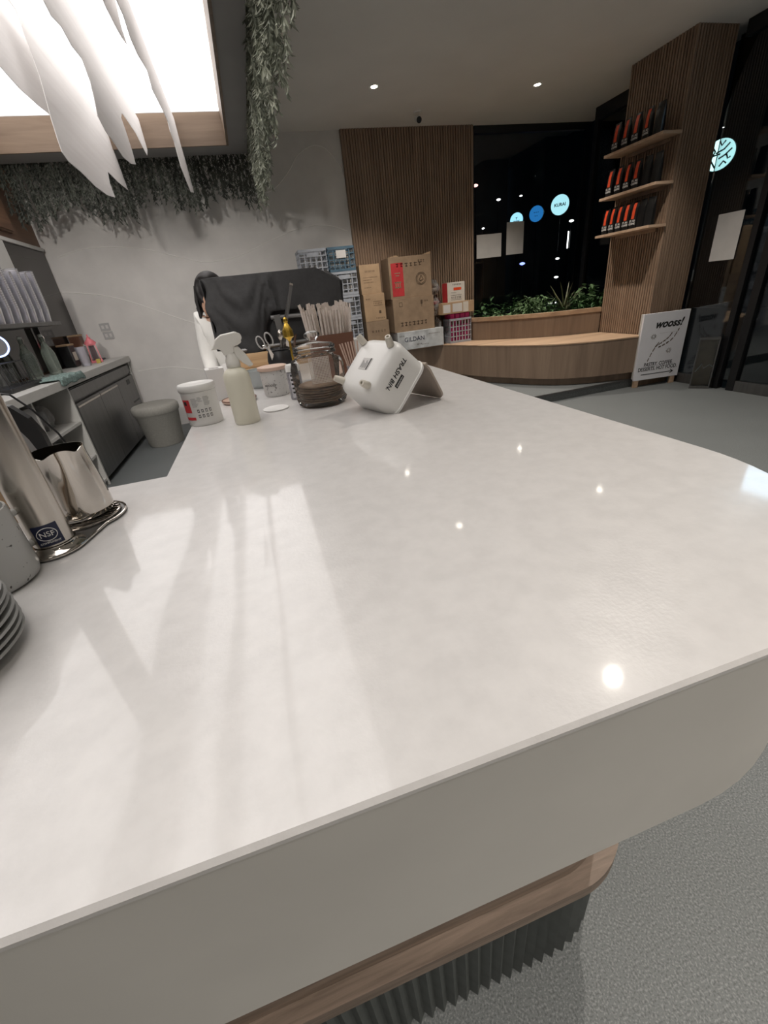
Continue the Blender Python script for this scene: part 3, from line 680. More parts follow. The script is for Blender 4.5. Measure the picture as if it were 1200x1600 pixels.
def marks(r, w, d, items, mt=None):
    for (x, z, sx, sz) in items: pass
    mb = MB()
    for (x, z, sx, sz) in items: mb.box(x-sx/2, x+sx/2, -d-.0012, -d-.0001, z-sz/2, z+sz/2)
    o = mb.obj('print', mt or M['cardprint'], r)
    if len(items) > 1: o['kind'] = 'stuff'
def txtrow(x0, x1, z, h, n):
    out = []
    for k in range(n):
        xx = x0+(x1-x0)*(k+.5)/n; w = (x1-x0)/n*R_.uniform(.45, .8); out.append((xx, z+h*.3, w, h*.16)); out.append((xx, z-h*.3, w*.8, h*.16)); out.append((xx+R_.uniform(-.2, .2)*w, z, w*.25, h*.9))
    return out
r, w, d, h = carton('tan cardboard box standing topmost beside the crates', 1.52, 1.80, 6.18, 6.46, 1.375, 1.725, M['card'])
marks(r, w, d, txtrow(-.07, .07, .27, .022, 7)+txtrow(-.10, .10, .20, .012, 12)+txtrow(-.10, .02, .17, .012, 8)+txtrow(-.10, .04, .14, .012, 8)+txtrow(-.10, .0, .08, .012, 6))
r, w, d, h = carton('tan cardboard box in the middle of the narrow stack beside the crates', 1.53, 1.83, 6.17, 6.46, 1.035, 1.374, M['card'])
marks(r, w, d, txtrow(-.02, .11, .22, .02, 6)+[(.05, .245, .13, .004), (.05, .195, .13, .004), (.07, .11, .03, .035)]+txtrow(.0, .13, .035, .018, 6)+txtrow(-.12, -.05, .28, .018, 3))
r, w, d, h = carton('darker cardboard box at the bottom of the narrow stack beside the crates', 1.53, 1.86, 6.17, 6.47, BT+.001, 1.034, M['card2'])
marks(r, w, d, txtrow(-.10, .12, .30, .03, 5)+txtrow(-.10, .12, .12, .02, 6))
r, w, d, h = carton('large worn cardboard box with red print and round emblem, topmost of the wide stack', 1.92, 2.53, 6.15, 6.49, 1.275, 1.775, M['card2'], rz=.0)
marks(r, w, d, [(-.19, .23, .17, .40)], M['red'])
marks(r, w, d+.0012, [(-.19, .31, .08, .01), (-.19, .28, .05, .012), (-.22, .17, .012, .08), (-.19, .17, .012, .09), (-.16, .17, .012, .08), (-.19, .20, .10, .01), (-.19, .14, .09, .01)], M['card2'])
marks(r, w, d, txtrow(-.22, .18, .40, .05, 6)+txtrow(.11, .22, .43, .035, 3))
em = MB()
for rad in (.075, .06): em.tube([(.15+rad*math.cos(a*PI/12), -d-.001, .22+rad*math.sin(a*PI/12)) for a in range(24)], .003, 4, closed=True)
em.tube([(.12, -d-.001, .20), (.15, -d-.001, .26), (.18, -d-.001, .21), (.13, -d-.001, .19)], .005, 4); em.obj('round_emblem', M['cardprint'], r)
fl = MB(); fl.prism([(-w, -d, h), (-w+.12, -d, h+.02), (-w+.15, -d, h+.002), (-w, -d, h+.0015)], (0, .1, 0)); fl.prism([(w-.12, -d, h+.001), (w, -d, h+.03), (w, -d, h+.001)], (0, .003, 0)); fl.obj('flap', M['card'], r)
r, w, d, h = carton('large brown cardboard box in the middle of the wide stack', 1.93, 2.54, 6.13, 6.49, .846, 1.2745, M['card2'])
marks(r, w, d, txtrow(-.22, .20, .10, .06, 7)+[(-.19, .33, .05, .006), (-.21, .355, .006, .05), (-.17, .355, .006, .05), (-.19, .38, .04, .006), (.12, .36, .028, .05), (.12, .325, .006, .05)]+txtrow(.16, .22, .37, .02, 2))
r, w, d, h = carton('low white marbled carton with navy lettering under the big boxes', 1.95, 2.66, 6.10, 6.49, BT+.001, .845, M['marble'], flap=False)
text('GILDAN', .085, M['navy'], r, (-.10, -d-.001, .135), X3, Z3, .0006)
marks(r, w, d, txtrow(-.33, -.25, .19, .02, 3)+txtrow(.12, .30, .18, .012, 8)+txtrow(.0, .12, .05, .012, 5)+txtrow(-.07, .02, .06, .014, 3))
# plastic bags with goods
def blob_bag(label, loc, sx, sy, sz, mt, inner_, seed):
    r = thing('plastic_bag', label, 'bag', loc); bm = bmesh.new(); bmesh.ops.create_icosphere(bm, subdivisions=3, radius=1)
    for v in bm.verts:
        nz = noise.noise(v.co*2.3+Vector((seed, 0, 0)))*.28; q = v.co*(1+nz)
        v.co = Vector((q.x*sx, q.y*sy, max(0, q.z*sz+sz)))
    me = bpy.data.meshes.new('film'); bm.to_mesh(me); bm.free(); me.materials.append(mt); o = bpy.data.objects.new('film', me); COL.objects.link(o); o.parent = r
    for k in range(3):
        MB().box(-sx*.5, sx*.5, -sy*.4, sy*.4, sz*.25+k*sz*.5, sz*.6+k*sz*.5, .01).obj('packet', inner_[k % len(inner_)], r)
blob_bag('clear plastic bag of brown packets low between the big boxes and pink packets', (2.65, 6.33, BT), .075, .12, .19, M['wrap'], [M['brown'], M['redwhite'], M['card2']], 1)
blob_bag('clear plastic bag with white and rust packets in the middle between boxes', (2.64, 6.33, .98), .09, .12, .13, M['wrap'], [M['redwhite'], M['brown'], M['red']], 4)
blob_bag('clear plastic bag topmost of the bags beside the large worn box', (2.63, 6.34, 1.24), .075, .11, .11, M['wrap'], [M['card2'], M['redwhite']], 9)
# pink packets in wire crate
pc_ = thing('packet_crate', 'small grey lattice crate with pink packets standing on the bench', 'crate', (2.935, 6.22, BT+.001))
crate(pc_, .335, .26, .33, M['crate'], 7, (.22, .42, .62))
for i in range(4):
    for j in range(2):
        lab = f'pink foil packet in the small bench crate, {["first","second","third","fourth"][i]} from left, {"front" if j==0 else "rear"} row'
        p_ = thing('foil_packet', lab, 'packet', (2.935-.117+i*.078, 6.22-.06+j*.12, BT+.0105), group='pink packets in the bench crate')
        MB().box(-.035, .035, -.045, .045, 0, .385, .01).obj('packet_body', M['pink'], p_)
        MB().box(-.036, .036, -.046, .046, .0, .12, .01).obj('packet_base', mat('dark_blue_print', (.04, .06, .10), .4), p_) if False else None
        MB().box(-.022, .022, -.0465, -.0452, .24, .31).obj('print', M['cardprint'], p_)
tr = thing('open_tray_box', 'shallow cardboard tray box lying across the pink packets', 'box', (2.90, 6.23, 1.0))
t_ = MB(); t_.box(-.25, .25, -.14, .14, 0, .148, .003); t_.obj('carton', M['card'], tr)
MB().box(-.235, -.125, -.1412, -.1401, .02, .125).obj('white_label', M['paper'], tr); MB().box(-.09, .06, -.1412, -.1401, .02, .13).obj('white_label', M['paper'], tr); MB().box(.075, .16, -.1412, -.1401, .01, .14).obj('white_label', M['redwhite'], tr)
r, w, d, h = carton('white and red upright carton standing on the cardboard tray box', 2.76, 3.03, 6.14, 6.32, 1.1495, 1.40, M['redwhite'], flap=False)
MB().box(-w-.0015, -w-.0002, -d+.002, d-.002, .002, h-.002).obj('red_side', M['red'], r)
text('BROTH', .03, M['ink'], r, (.02, -d-.001, .215), X3, Z3, .0005) if False else marks(r, w, d, txtrow(-.06, .08, .22, .018, 6)+txtrow(-.08, .08, .055, .03, 6)+[(0, .085, .17, .004), (0, .028, .17, .004)]+txtrow(-.08, .0, .12, .012, 6), M['ink'])
marks(r, w, d+.0003, [(.02, .165, .12, .034)], M['orange'])

# ------------------------------------------------------------------ back bar on the left
BBX = -1.67
bb = thing('back_bar', 'pale stone back bar worktop along the left wall with a slim edge', 'worktop')
MB().box(-2.121, BBX+.03, 1.75, 6.50, .93, .998, .004).obj('worktop', M['offwhite'], bb)
MB().box(-2.121, BBX+.0, 6.472, 6.50, .0, .9295).obj('end_panel', M['offwhite'], bb)
sh = thing('shelf_unit', 'open white shelf unit under the back bar holding plastic wrapped cups', 'cabinet', (0, 0, 0))
for y0, y1 in ((4.36, 4.385), (3.66, 3.685), (2.9, 2.925), (2.0, 2.025)): MB().box(-2.12, BBX, y0, y1, .0, .9295, .002).obj('side_panel', M['offwhite'], sh)
for z in (.62, .30, .06):
    for y0, y1 in ((3.6855, 4.3595), (2.9255, 3.6595), (2.0255, 2.8995)): MB().box(-2.12, BBX-.005, y0, y1, z-.012, z+.012, .002).obj('shelf', M['offwhite'], sh)
MB().box(-2.121, -2.11, 2.0, 4.36, .08, .929).obj('back_panel', M['soffit'], sh)
MB().box(BBX-.02, BBX-.002, 2.926, 3.659, .10, .90, .003).obj('door', M['soffit'], sh)
# wrapped cup packs on the shelves
def cup_stack(name, label, loc, n, r0_, r1_, hc, step, mt, rz=0, tilt=None, group=None):
    root = thing(name, label, 'cup stack', loc, rz, group)
    mb = MB()
    for k in range(n):
        z = k*step; mb.lathe([(r0_, z), (r1_, z+hc), (r1_+.003, z+hc+.002), (r1_+.003, z+hc-.003)], 14, caps=False)
    mb.lathe([(r0_*.98, .0), (r0_*.98, .001)], 14)
    mb.obj('cups', mt, root, 40)
    if tilt: root.rotation_euler = tilt
    return root
wh = [(-1.86, 4.12, .632), (-1.84, 3.88, .632), (-1.88, 4.22, .312), (-1.84, 3.95, .312), (-1.82, 4.14, .072), (-1.80, 3.88, .072)]
nm = ['right one on the upper shelf', 'left one on the upper shelf', 'right one on the middle shelf', 'left one on the middle shelf', 'right one at the bottom', 'left one at the bottom']
for (x, y, z), t in zip(wh, nm):
    g = cup_stack('wrapped_cups', f'crinkled bag of cups under the back bar, {t}', (x, y, z), 5, .035, .05, .10, .022, M['pet'])
    bm = bmesh.new(); bmesh.ops.create_icosphere(bm, subdivisions=3, radius=1)
    for v in bm.verts:
        q = v.co*(1+.22*noise.noise(v.co*3.5+Vector((x*9, y*7, 0)))); v.co = Vector((q.x*.085, q.y*.10, max(.0, (q.z+1)*.11)))
    me = bpy.data.meshes.new('wrap'); bm.to_mesh(me); bm.free(); me.materials.append(M['wrap']); o = bpy.data.objects.new('wrap', me); COL.objects.link(o); o.parent = g
# undercounter fridge
fg = thing('undercounter_fridge', 'dark steel undercounter fridge with two doors below the back bar', 'fridge', (0, 0, 0))
MB().box(-2.12, BBX-.04, 4.39, 6.47, .05, .90, .004).obj('body', M['darksteel'], fg)
MB().box(BBX-.04, BBX-.012, 4.40, 6.46, .80, .895, .003).obj('top_rail', M['darksteel'], fg)
for y0, y1 in ((4.41, 5.055), (5.062, 5.72)):
    dd = MB().box(BBX-.038, BBX, y0, y1, .06, .775, .006).obj('door', M['darksteel'], fg)
    MB().box(BBX+.0, BBX+.004, y0+.01, y1-.01, .735, .752, .002).obj('door_handle', M['steel'], dd)
cpn = MB().box(BBX-.038, BBX, 5.727, 6.45, .06, .775, .006).obj('control_panel', M['darksteel'], fg)
MB().box(BBX+.0003, BBX+.003, 6.10, 6.24, .69, .745).obj('display', M['black'], cpn)
for z in (.25, .32, .39, .46): MB().box(BBX+.0003, BBX+.003, 6.1, 6.38, z, z+.02).obj('vent_slot', M['black'], cpn)
for y in (4.5, 6.38):
    for x in (-2.05, -1.78): MB().lathe([(.02, 0), (.02, .0495)], 10, T=Matrix.Translation((x, y, .0))).obj('foot', M['black'], fg)
# stool
so_ = thing('round_stool', 'round grey upholstered stool tapering down beside the fridge', 'stool', (-1.34, 5.62, 0))
MB().lathe([(.0, .0), (.19, .0), (.20, .015), (.245, .38), (.25, .385)], 36, caps=False).obj('body', M['stool'], so_, 50)
MB().lathe([(.252, .386), (.262, .40), (.266, .43), (.262, .465), (.245, .485), (.20, .495), (.0, .50)], 36, caps=False).obj('cushion', M['stool'], so_, 50)
# sockets
for k, (x, y) in enumerate(((164, 511), (170, 524))):
    p_ = AY(x, y, WY-.001); s_ = thing('wall_socket', f'small grey wall socket plate on the grey wall, {["upper","lower"][k]} of two', 'socket', (p_.x, WY, p_.z), group=None)
    MB().box(-.058, .058, -.010, -.0002, -.045, .045, .004).obj('plate', M['socket'], s_)
    for xx in (-.025, .025): MB().box(xx-.014, xx+.014, -.0125, -.0102, -.02, .02, .002).obj('rocker', M['paper'], s_)
# bottles with swing tops
def swing(label, loc):
    r = thing('swing_top_bottle', label, 'bottle', loc)
    MB().lathe([(.0, .003), (.052, .003), (.056, .012), (.056, .185), (.050, .215), (.030, .26), (.0165, .30), (.0150, .335), (.018, .338), (.018, .345), (.014, .345)], 28, caps=False).obj('glass_body', M['bottleglass'], r, 60)
    s = MB().lathe([(.013, .343), (.017, .348), (.017, .36), (.012, .368)], 16).obj('stopper', M['white'], r, 50)
    w = MB(); w.tube([(-.019, 0, .30), (-.026, 0, .33), (-.02, 0, .362), (0, 0, .371), (.02, 0, .362), (.026, 0, .33), (.019, 0, .30)], .0015, 5); w.tube([(.0, -.018, .30), (0, -.045, .272), (0, -.04, .25)], .0015, 5)
    w.tube([(.0172*math.cos(a*PI/6), .0172*math.sin(a*PI/6), .30) for a in range(12)], .0015, 5, closed=True); w.obj('wire_bail', M['steel'], r)
swing('clear swing top glass bottle on the back bar, left of the pair', (-2.00, 4.72, .998))
swing('clear swing top glass bottle on the back bar, right of the pair', (-1.94, 5.00, .998))
# pink bottle
pk = thing('pink_bottle', 'small pink framed lantern-like bottle with pointed cap on the back bar', 'bottle', (-1.87, 6.02, .998), .3)
q = MB(); 
for sx in (-1, 1):
    for sy in (-1, 1): q.prism([(sx*.052-.005, sy*.052-.005, 0), (sx*.052+.005, sy*.052-.005, 0), (sx*.052+.005, sy*.052+.005, 0), (sx*.052-.005, sy*.052+.005, 0)], (-sx*.012, -sy*.012, .20))
q.box(-.06, .06, -.06, .06, 0, .025, .004); q.box(-.048, .048, -.048, .048, .19, .205, .004); q.obj('frame', M['pinklt'], pk)
MB().lathe([(.045, .026), (.036, .189)], 4, T=Matrix.Rotation(PI/4, 4, 'Z')).obj('panes', thin_glass('smoky_pane', (.45, .40, .42), 1.5, .05, .2, (.4, .3, .32)), pk)
MB().lathe([(.062, .2055), (.058, .225), (.035, .25), (.022, .262), (.022, .275), (.010, .283), (.006, .31)], 20).obj('cap', M['pinklt'], pk, 50)
mc = thing('measuring_cup', 'clear plastic measuring cup beside the pink bottle on the back bar', 'cup', (-1.86, 5.62, .998))
MB().lathe([(.0, .002), (.040, .002), (.055, .20), (.058, .20), (.043, 0)], 22, caps=False).obj('cup', M['pet'], mc, 50)
mk_ = MB()
for k in range(6): mk_.box(.047+.002*k, .0495+.002*k, -.012, .012, .05+k*.022, .053+k*.022)
mk_.obj('graduation', M['ink'], mc)
MB().box(-.02, .02, -.02, .02, 0, .045, .003).obj('yellow_box', mat('yellow_card', (.5, .38, .08), .6), thing('small_yellow_box', 'tiny yellow box between cup and pink bottle', 'box', (-1.80, 5.84, .998)))
tag(MB().box(-2.02, -1.90, 6.14, 6.46, .9985, 1.018, .004).obj('black_tray', M['black']), 'flat black tray at the wall end of the back bar', 'tray')
# towel
tw = MB(); nx, ny = 26, 12; vs = []
for i in range(nx+1):
    for j in range(ny+1):
        y = 4.16+ .54*i/nx; u = j/ny
        if u < .62: x = -1.86+(.235)*u/.62; z = .9995+.012+.009*math.sin(i*.9)*math.cos(j*1.3)
        else: x = BBX+.036+.004*math.sin(i); z = 1.008-(u-.62)/.38*(.05+.008*math.sin(i*.55))
        vs.append((x, y+.05*u+.01*math.sin(j+i*.4), z))
fs = [(i*(ny+1)+j, (i+1)*(ny+1)+j, (i+1)*(ny+1)+j+1, i*(ny+1)+j+1) for i in range(nx) for j in range(ny)]
o = tw.add(vs, fs).obj('towel', M['towel'], None, 60); md = o.modifiers.new('s', 'SOLIDIFY'); md.thickness = .007; md.offset = 1
tag(o, 'crumpled teal microfibre cloth draped over the back bar edge', 'cloth')
# cup shelf above the back bar
rs = thing('riser_shelf', 'grey steel shelf above the back bar carrying tall stacks of clear cups', 'shelf', (0, 0, 0))
MB().box(-2.115, -1.86, 4.0, 5.40, 1.43, 1.462, .004).obj('shelf_board', M['darksteel'], rs)
for y in (4.05, 5.34): MB().box(-2.112, -2.06, y, y+.02, 1.0, 1.4295, .003).obj('support', M['darksteel'], rs)
k = 0
for (x, y, n) in [(-1.93, 5.28, 20), (-1.93, 5.13, 19), (-1.93, 4.98, 20), (-1.93, 4.83, 18), (-1.93, 4.68, 20), (-1.93, 4.53, 19), (-1.93, 4.38, 20), (-1.93, 4.23, 20)]:
    cup_stack('cup_stack', f'tall stack of clear plastic cups on the steel shelf, {["nearest the wall end","second from the wall end","third from the wall end","fourth from the wall end","fifth from the wall end","sixth from the wall end","seventh from the wall end","farthest from the wall end"][k]}', (x, y, 1.4625), n, .036, .052, .12, .0165, M['pet'], group='tall clear cup stacks'); k += 1
# boxes/goods on the splashback side
for k, (y, z, a, b, mt, lab) in enumerate([(5.75, .9985, .16, .22, 'blackmat', 'dark coffee tin at the back of the back bar near the splashback'), (6.15, .9985, .12, .30, 'brown', 'brown bag of beans standing against the splashback behind the pink bottle')]):
    r = thing('storage_tin', lab, 'tin', (-2.04, y, z)); MB().box(-.06, .06, -a/2, a/2, 0, b, .012).obj('tin_body', M[mt], r); MB().box(-.062, .062, -a/2-.002, a/2+.002, b+.0005, b+.02, .004).obj('tin_lid', M['card'], r)
    MB().box(.0605, .062, -a*.3, a*.3, b*.3, b*.7).obj('tin_label', M['cream'], r)
# black wire rack + ring lit machine
wr = thing('wire_rack', 'black wire rack tray at the left edge on the back bar', 'rack', (-1.90, 3.98, .998))
MB().box(-.13, .13, -.25, .25, .0, .035, .008).obj('tray', M['black'], wr)
w = MB()
for i in range(9): 
    y = -.22+i*.055; w.tube([(-.09, y, .035), (-.09, y, .20), (.09, y, .20), (.11, y, .035)], .0035, 5)
for x, z in ((-.09, .20), (.09, .20)): w.tube([(x, -.23, z), (x, .23, z)], .004, 5)
w.obj('wire_frame', M['black'], wr)
for k in range(3):
    r = thing('glass_tumbler', f'upturned clear tumbler under the black wire rack, {["near","middle","far"][k]} one', 'glass', (-1.90, 3.83+k*.13, 1.0335)); MB().lathe([(.035, .0), (.03, .12), (.0, .121)], 18, caps=False).obj('glass_body', M['jar'], r, 50)
rg = thing('ring_lit_grinder', 'dark round machine face with a glowing blue ring at the left edge', 'machine', (-1.90, 4.08, .998))
MB().box(-.10, .08, -.10, .10, 0, .02, .006).obj('base', M['black'], rg)
MB().lathe([(.03, .0), (.03, .26)], 16, T=Matrix.Translation((-.06, 0, .02))).obj('stem', M['darksteel'], rg, 40)
Tq = Matrix.Translation((.02, 0, .30)) @ Matrix.Rotation(math.radians(62), 4, 'Z') @ Matrix.Rotation(math.radians(75), 4, 'X') if False else Matrix.Translation((-.0, 0, .32)) @ Matrix.Rotation(math.radians(25), 4, 'Z') @ Matrix.Rotation(math.radians(90), 4, 'X')
MB().lathe([(.07, -.05), (.085, .0), (.085, .03), (.078, .04)], 32, T=Tq).obj('head', M['darksteel'], rg, 40)
MB().tube([Tq @ Vector((.075*math.cos(a*PI/20), .075*math.sin(a*PI/20), .045)) for a in range(40)], .006, 6, closed=True).obj('glow_ring', M['ring'], rg)

# ------------------------------------------------------------------ objects on the counter
# trash bin lying on its edge
Q = Matrix(((0.3468, 0.6621, -0.6644), (-0.9378, 0.2347, -0.2557), (-0.0134, 0.7117, 0.7023)))
Tb = Q.to_4x4(); Tb.translation = (.2324, .9868, 1.2135)
bn = thing('trash_bin', 'white square mini trash bin tipped over with its four feet up on the counter', 'bin'); bn.matrix_world = Tb
bw, bh = .0726, .092
def sqring(b, r, z, n=6):
    out = []
    for cx_, cy_, a0 in ((1, 1, 0), (-1, 1, 90), (-1, -1, 180), (1, -1, 270)):
        for k in range(n+1):
            a = math.radians(a0+90*k/n); out.append(Vector((cx_*(b-r)+r*math.cos(a), cy_*(b-r)+r*math.sin(a), z)))
    return out
def ringloft(rings, cap0=True, cap1=True):
    n = len(rings[0]); vs = [v for r in rings for v in r]; fs = []
    for i in range(len(rings)-1):
        for k in range(n): fs.append((i*n+k, i*n+(k+1) % n, (i+1)*n+(k+1) % n, (i+1)*n+k))
    if cap0: fs.append(tuple(range(n))[::-1])
    if cap1: fs.append(tuple((len(rings)-1)*n+k for k in range(n)))
    return MB().add(vs, fs)
cr_ = .030; rings = []
for t in (0, 20, 40, 60, 78): a = math.radians(t); rings.append(sqring(bw-.020*(1-math.sin(math.radians(90)-a)*1)*1, max(.008, cr_-.0), -.020+.020*math.sin(a)))
rings = [sqring(bw*1.03, cr_, -bh), sqring(bw*1.01, cr_, -.05), sqring(bw, cr_, -.022), sqring(bw-.003, cr_, -.011), sqring(bw-.009, cr_*.9, -.004), sqring(bw-.019, cr_*.7, 0)]
body = [sqring(bw*1.03-.003, cr_-.002, -bh+.02), sqring(bw*1.03-.003, cr_-.002, -bh)]+rings
ringloft(body, True, True).obj('bin_body', M['white'], bn, 50)
for i in (-1, 1):
    for j in (-1, 1):
        MB().lathe([(.0088, -.002), (.0078, .016), (.0066, .022), (.0035, .022), (.0035, .018)], 16, T=Matrix.Translation((i*bw*.72, j*bw*.72, 0)) @ Matrix.Rotation(.28*i, 4, 'Y') @ Matrix.Rotation(-.28*j, 4, 'X')).obj('foot', M['cream'], bn, 50)
text('TRASH BIN.', .0165, M['ink'], bn, (bw*1.004+.0006, .004, -.038), -Y3, -Z3, .0005, bold=.0001, shear=.1)
MB().box(bw*1.01+.0005, bw*1.01+.0014, -.019, .013, -.060, -.051, .0).obj('sticker', M['ink'], bn)
text('HOUSHOO', .0054, M['whiteprint'], bn, (bw*1.01+.0018, -.003, -.0555), -Y3, -Z3, .0003)
MB().box(-.018, .018, -.016, .014, .0003, .0008).obj('paper_sticker', M['paper'], bn)
MB().box(.012, .0155, -.016, .014, .0009, .0013).obj('sticker_bar', M['ink'], bn)
mk_ = MB()
for k in range(5): mk_.box(-.013+k*.0048, -.011+k*.0048, -.012, .008-(k % 3)*.004, .0009, .0012)
mk_.obj('sticker_print', M['darksteel'], bn)
MB().add(*(lambda r: ([v for q_ in r for v in q_], [(i*28+k, i*28+(k+1) % 28, (i+1)*28+(k+1) % 28, (i+1)*28+k) for i in range(3) for k in range(28)]))([sqring(bw*1.03, cr_, -bh), sqring(bw*1.055, cr_, -bh-.001), sqring(bw*1.055, cr_, -bh-.007), sqring(bw*.98, cr_, -bh-.007)])).obj('rim', M['white'], bn, 40)
# its open lid, hinged on the rim (child)
Ti = Tb.inverted()
ha = Tb @ Vector((bw, bw*1.03, -bh-.006)); hb = Tb @ Vector((-bw, bw*1.03, -bh-.006))
e0 = Vector((.417, 1.004, 1.1015)); ex = (ha-hb).normalized(); dn = (e0-ha); dn = (dn-ex*dn.dot(ex)*0).normalized(); Ld = (ha.z-1.1025)/abs(dn.z)
ctr = (ha+hb)/2; ey = (dn-ex*dn.dot(ex)).normalized(); Ld = (ctr.z-1.1030)/abs(ey.z) ; Ld = min(Ld, .155)
ez = ex.cross(ey)
Tl = Matrix((ex, ey, ez)).transposed().to_4x4(); Tl.translation = ctr+ey*(Ld/2)
hw = (ha-hb).length/2*1.02
n = 6; pl_ = []
for cx_, cy_, a0 in ((1, 1, 0), (-1, 1, 90), (-1, -1, 180), (1, -1, 270)):
    for k in range(n+1):
        a = math.radians(a0+90*k/n); rr = .022; pl_.append(Vector((cx_*(hw-rr)+rr*math.cos(a), cy_*(Ld/2-rr)+rr*math.sin(a), -.002)))
lid = MB().prism(pl_, (0, 0, .005), T=Ti @ Tl).obj('lid', M['lidbeige'], bn, 40)
MB().tube([Ti @ (ha+ey*.002), Ti @ (hb+ey*.002)], .0032, 8).obj('hinge', M['lidbeige'], bn)

# big glass jar with round fibre coasters
jr = thing('glass_jar', 'faceted glass storage jar with knob lid holding brown fibre discs on counter', 'jar', (.142, 1.178, CT))
JP = [(.0, .004), (.056, .001), (.066, .006), (.071, .02), (.0735, .10), (.068, .118), (.050, .126), (.050, .130)]
MB().lathe(JP, 12, caps=False, T=Matrix.Rotation(.2, 4, 'Z')).obj('jar_body', M['jar'], jr, 20)
if 0: MB().lathe([(.0, .009), (.050, .007), (.057, .012), (.061, .025), (.063, .10), (.059, .115), (.047, .124), (.047, .130), (.050, .130)], 24, caps=False).obj('jar_inside', M['jar'], jr, 50)
MB().lathe([(.050, .1305), (.056, .132), (.057, .138), (.052, .141), (.056, .144), (.056, .150), (.048, .155), (.020, .160), (.010, .163), (.012, .168), (.020, .173), (.021, .181), (.012, .187), (.0, .188)], 28, caps=False).obj('jar_lid', M['jar'], jr, 60)
cs = MB().lathe([(.057, 0), (.060, .0015), (.060, .004), (.057, .0055)], 26).mesh('fibre_disc', M['coaster'], 40)
for k in range(7):
    o = bpy.data.objects.new('fibre_disc', cs); COL.objects.link(o); o.location = (.142+R_.uniform(-.004, .004), 1.175+R_.uniform(-.004, .004), CT+.013+k*.0064); o.rotation_euler = (R_.uniform(-.015, .015), R_.uniform(-.015, .015), k)
    tag(o, f'round brown fibre disc lying in the glass jar, {["lowest","second","third","middle","fifth","sixth","topmost"][k]} of the pile', 'disc', 'fibre discs in the glass jar')
# woven mesh card standing in the jar
ms = MB(); 
for k in range(14): 
    u = -.026+k*.004; ms.box(u-.0008, u+.0008, -.001, .001, 0, .064)
for k in range(17): ms.box(-.027, .027, -.0013, .0007, k*.004-.0008, k*.004+.0008)
o = ms.obj('woven_card', M['straw']); o.location = (.146, 1.150, CT+.0595); o.rotation_euler = (-.08, 0, -.05); tag(o, 'open weave mesh card standing inside the glass jar on the discs', 'mesh card', kind=None)

# spray bottle
sp_ = thing('spray_bottle', 'milky trigger spray bottle with yellowish liquid on the counter', 'spray bottle', (-.064, 1.108, CT), math.radians(2))
MB().lathe([(.0, .002), (.029, .0), (.0315, .004), (.0315, .105), (.030, .118), (.024, .128), (.0155, .133), (.0135, .136)], 30, caps=False).obj('bottle_body', M['spraypl'], sp_, 50)
MB().lathe([(.0145, .134), (.0165, .136), (.0165, .150), (.013, .158), (.012, .166)], 20).obj('collar', M['sprayhead'], sp_, 50)
hd = MB(); prof = [(-.040, .176), (-.030, .186), (-.024, .196), (-.010, .203), (.024, .206), (.033, .200), (.033, .184), (.024, .180), (.013, .178), (.010, .164), (-.013, .162), (-.016, .172), (-.022, .177)]
prof = [(x*1.0-.002, .160+(z-.160)*1.12) for x, z in prof]
hd.prism([Vector((x, -.010, z)) for x, z in prof], (0, .020, 0)); o = hd.obj('trigger_head', M['sprayhead'], sp_)
md = o.modifiers.new('b', 'BEVEL'); md.width = .0035; md.segments = 3; md.limit_method = 'ANGLE'
MB().lathe([(.009, -.010), (.009, .013)], 16, T=Matrix.Translation((.025, 0, .199)) @ Matrix.Rotation(PI/2, 4, 'X')).obj('nozzle_knob', M['sprayhead'], sp_, 40)
o = MB().prism([Vector((x, -.006, z)) for x, z in [(.006, .180), (.020, .180), (.034, .160), (.046, .134), (.036, .130), (.022, .142), (.010, .158)]], (0, .012, 0)).obj('trigger', M['sprayhead'], sp_)
md = o.modifiers.new('b', 'BEVEL'); md.width = .002; md.segments = 2
MB().tube([(.0, 0, .13), (.0, 0, .012)], .002, 6).obj('dip_tube', M['sprayhead'], sp_)

# wipes tub
wt = thing('wipes_tub', 'white plastic tub with red and printed label, left end on the counter', 'tub', (-.172, 1.188, CT))
MB().lathe([(.0, .001), (.0405, .0), (.043, .003), (.043, .082), (.0445, .085)], 36, caps=False).obj('tub_body', M['white'], wt, 50)
MB().lathe([(.0445, .0855), (.046, .087), (.046, .099), (.044, .102), (.030, .1035), (.026, .102), (.0, .102)], 36, caps=False).obj('tub_lid', M['white'], wt, 50)
def wrap_patch(parent, r, a0, a1, z0, z1, mt, name='label_print', n=10, th=.0006):
    mb = MB(); vs = []
    for k in range(n+1):
        a = math.radians(a0+(a1-a0)*k/n)
        for rr in (r, r+th):
            for z in (z0, z1): vs.append((rr*math.cos(a), rr*math.sin(a), z))
    fs = []
    for k in range(n):
        b_ = 4*k; fs += [(b_+2, b_+3, b_+7, b_+6), (b_, b_+1, b_+5, b_+4), (b_+1, b_+3, b_+7, b_+5), (b_, b_+2, b_+6, b_+4)]
    fs += [(0, 1, 3, 2), (4*n, 4*n+1, 4*n+3, 4*n+2)]
    return mb.add(vs, fs).obj(name, mt, parent)
wrap_patch(wt, .0432, 205, 238, .036, .068, M['red']); wrap_patch(wt, .0432, 205, 246, .017, .024, M['red'])
wrap_patch(wt, .0439, 214, 226, .055, .064, M['ink'])
for i in range(4):
    for j in range(2): wrap_patch(wt, .0432, 258+i*13, 265+i*13, .022+j*.013, .030+j*.013, M['darksteel'], n=3); wrap_patch(wt, .0438, 260+i*13, 263+i*13, .024+j*.013, .028+j*.013, M['white'], n=2)
for k in range(7): wrap_patch(wt, .0432, 247, 262+(k % 3)*3, .050+k*.0032, .0512+k*.0032, M['socket'], n=5)
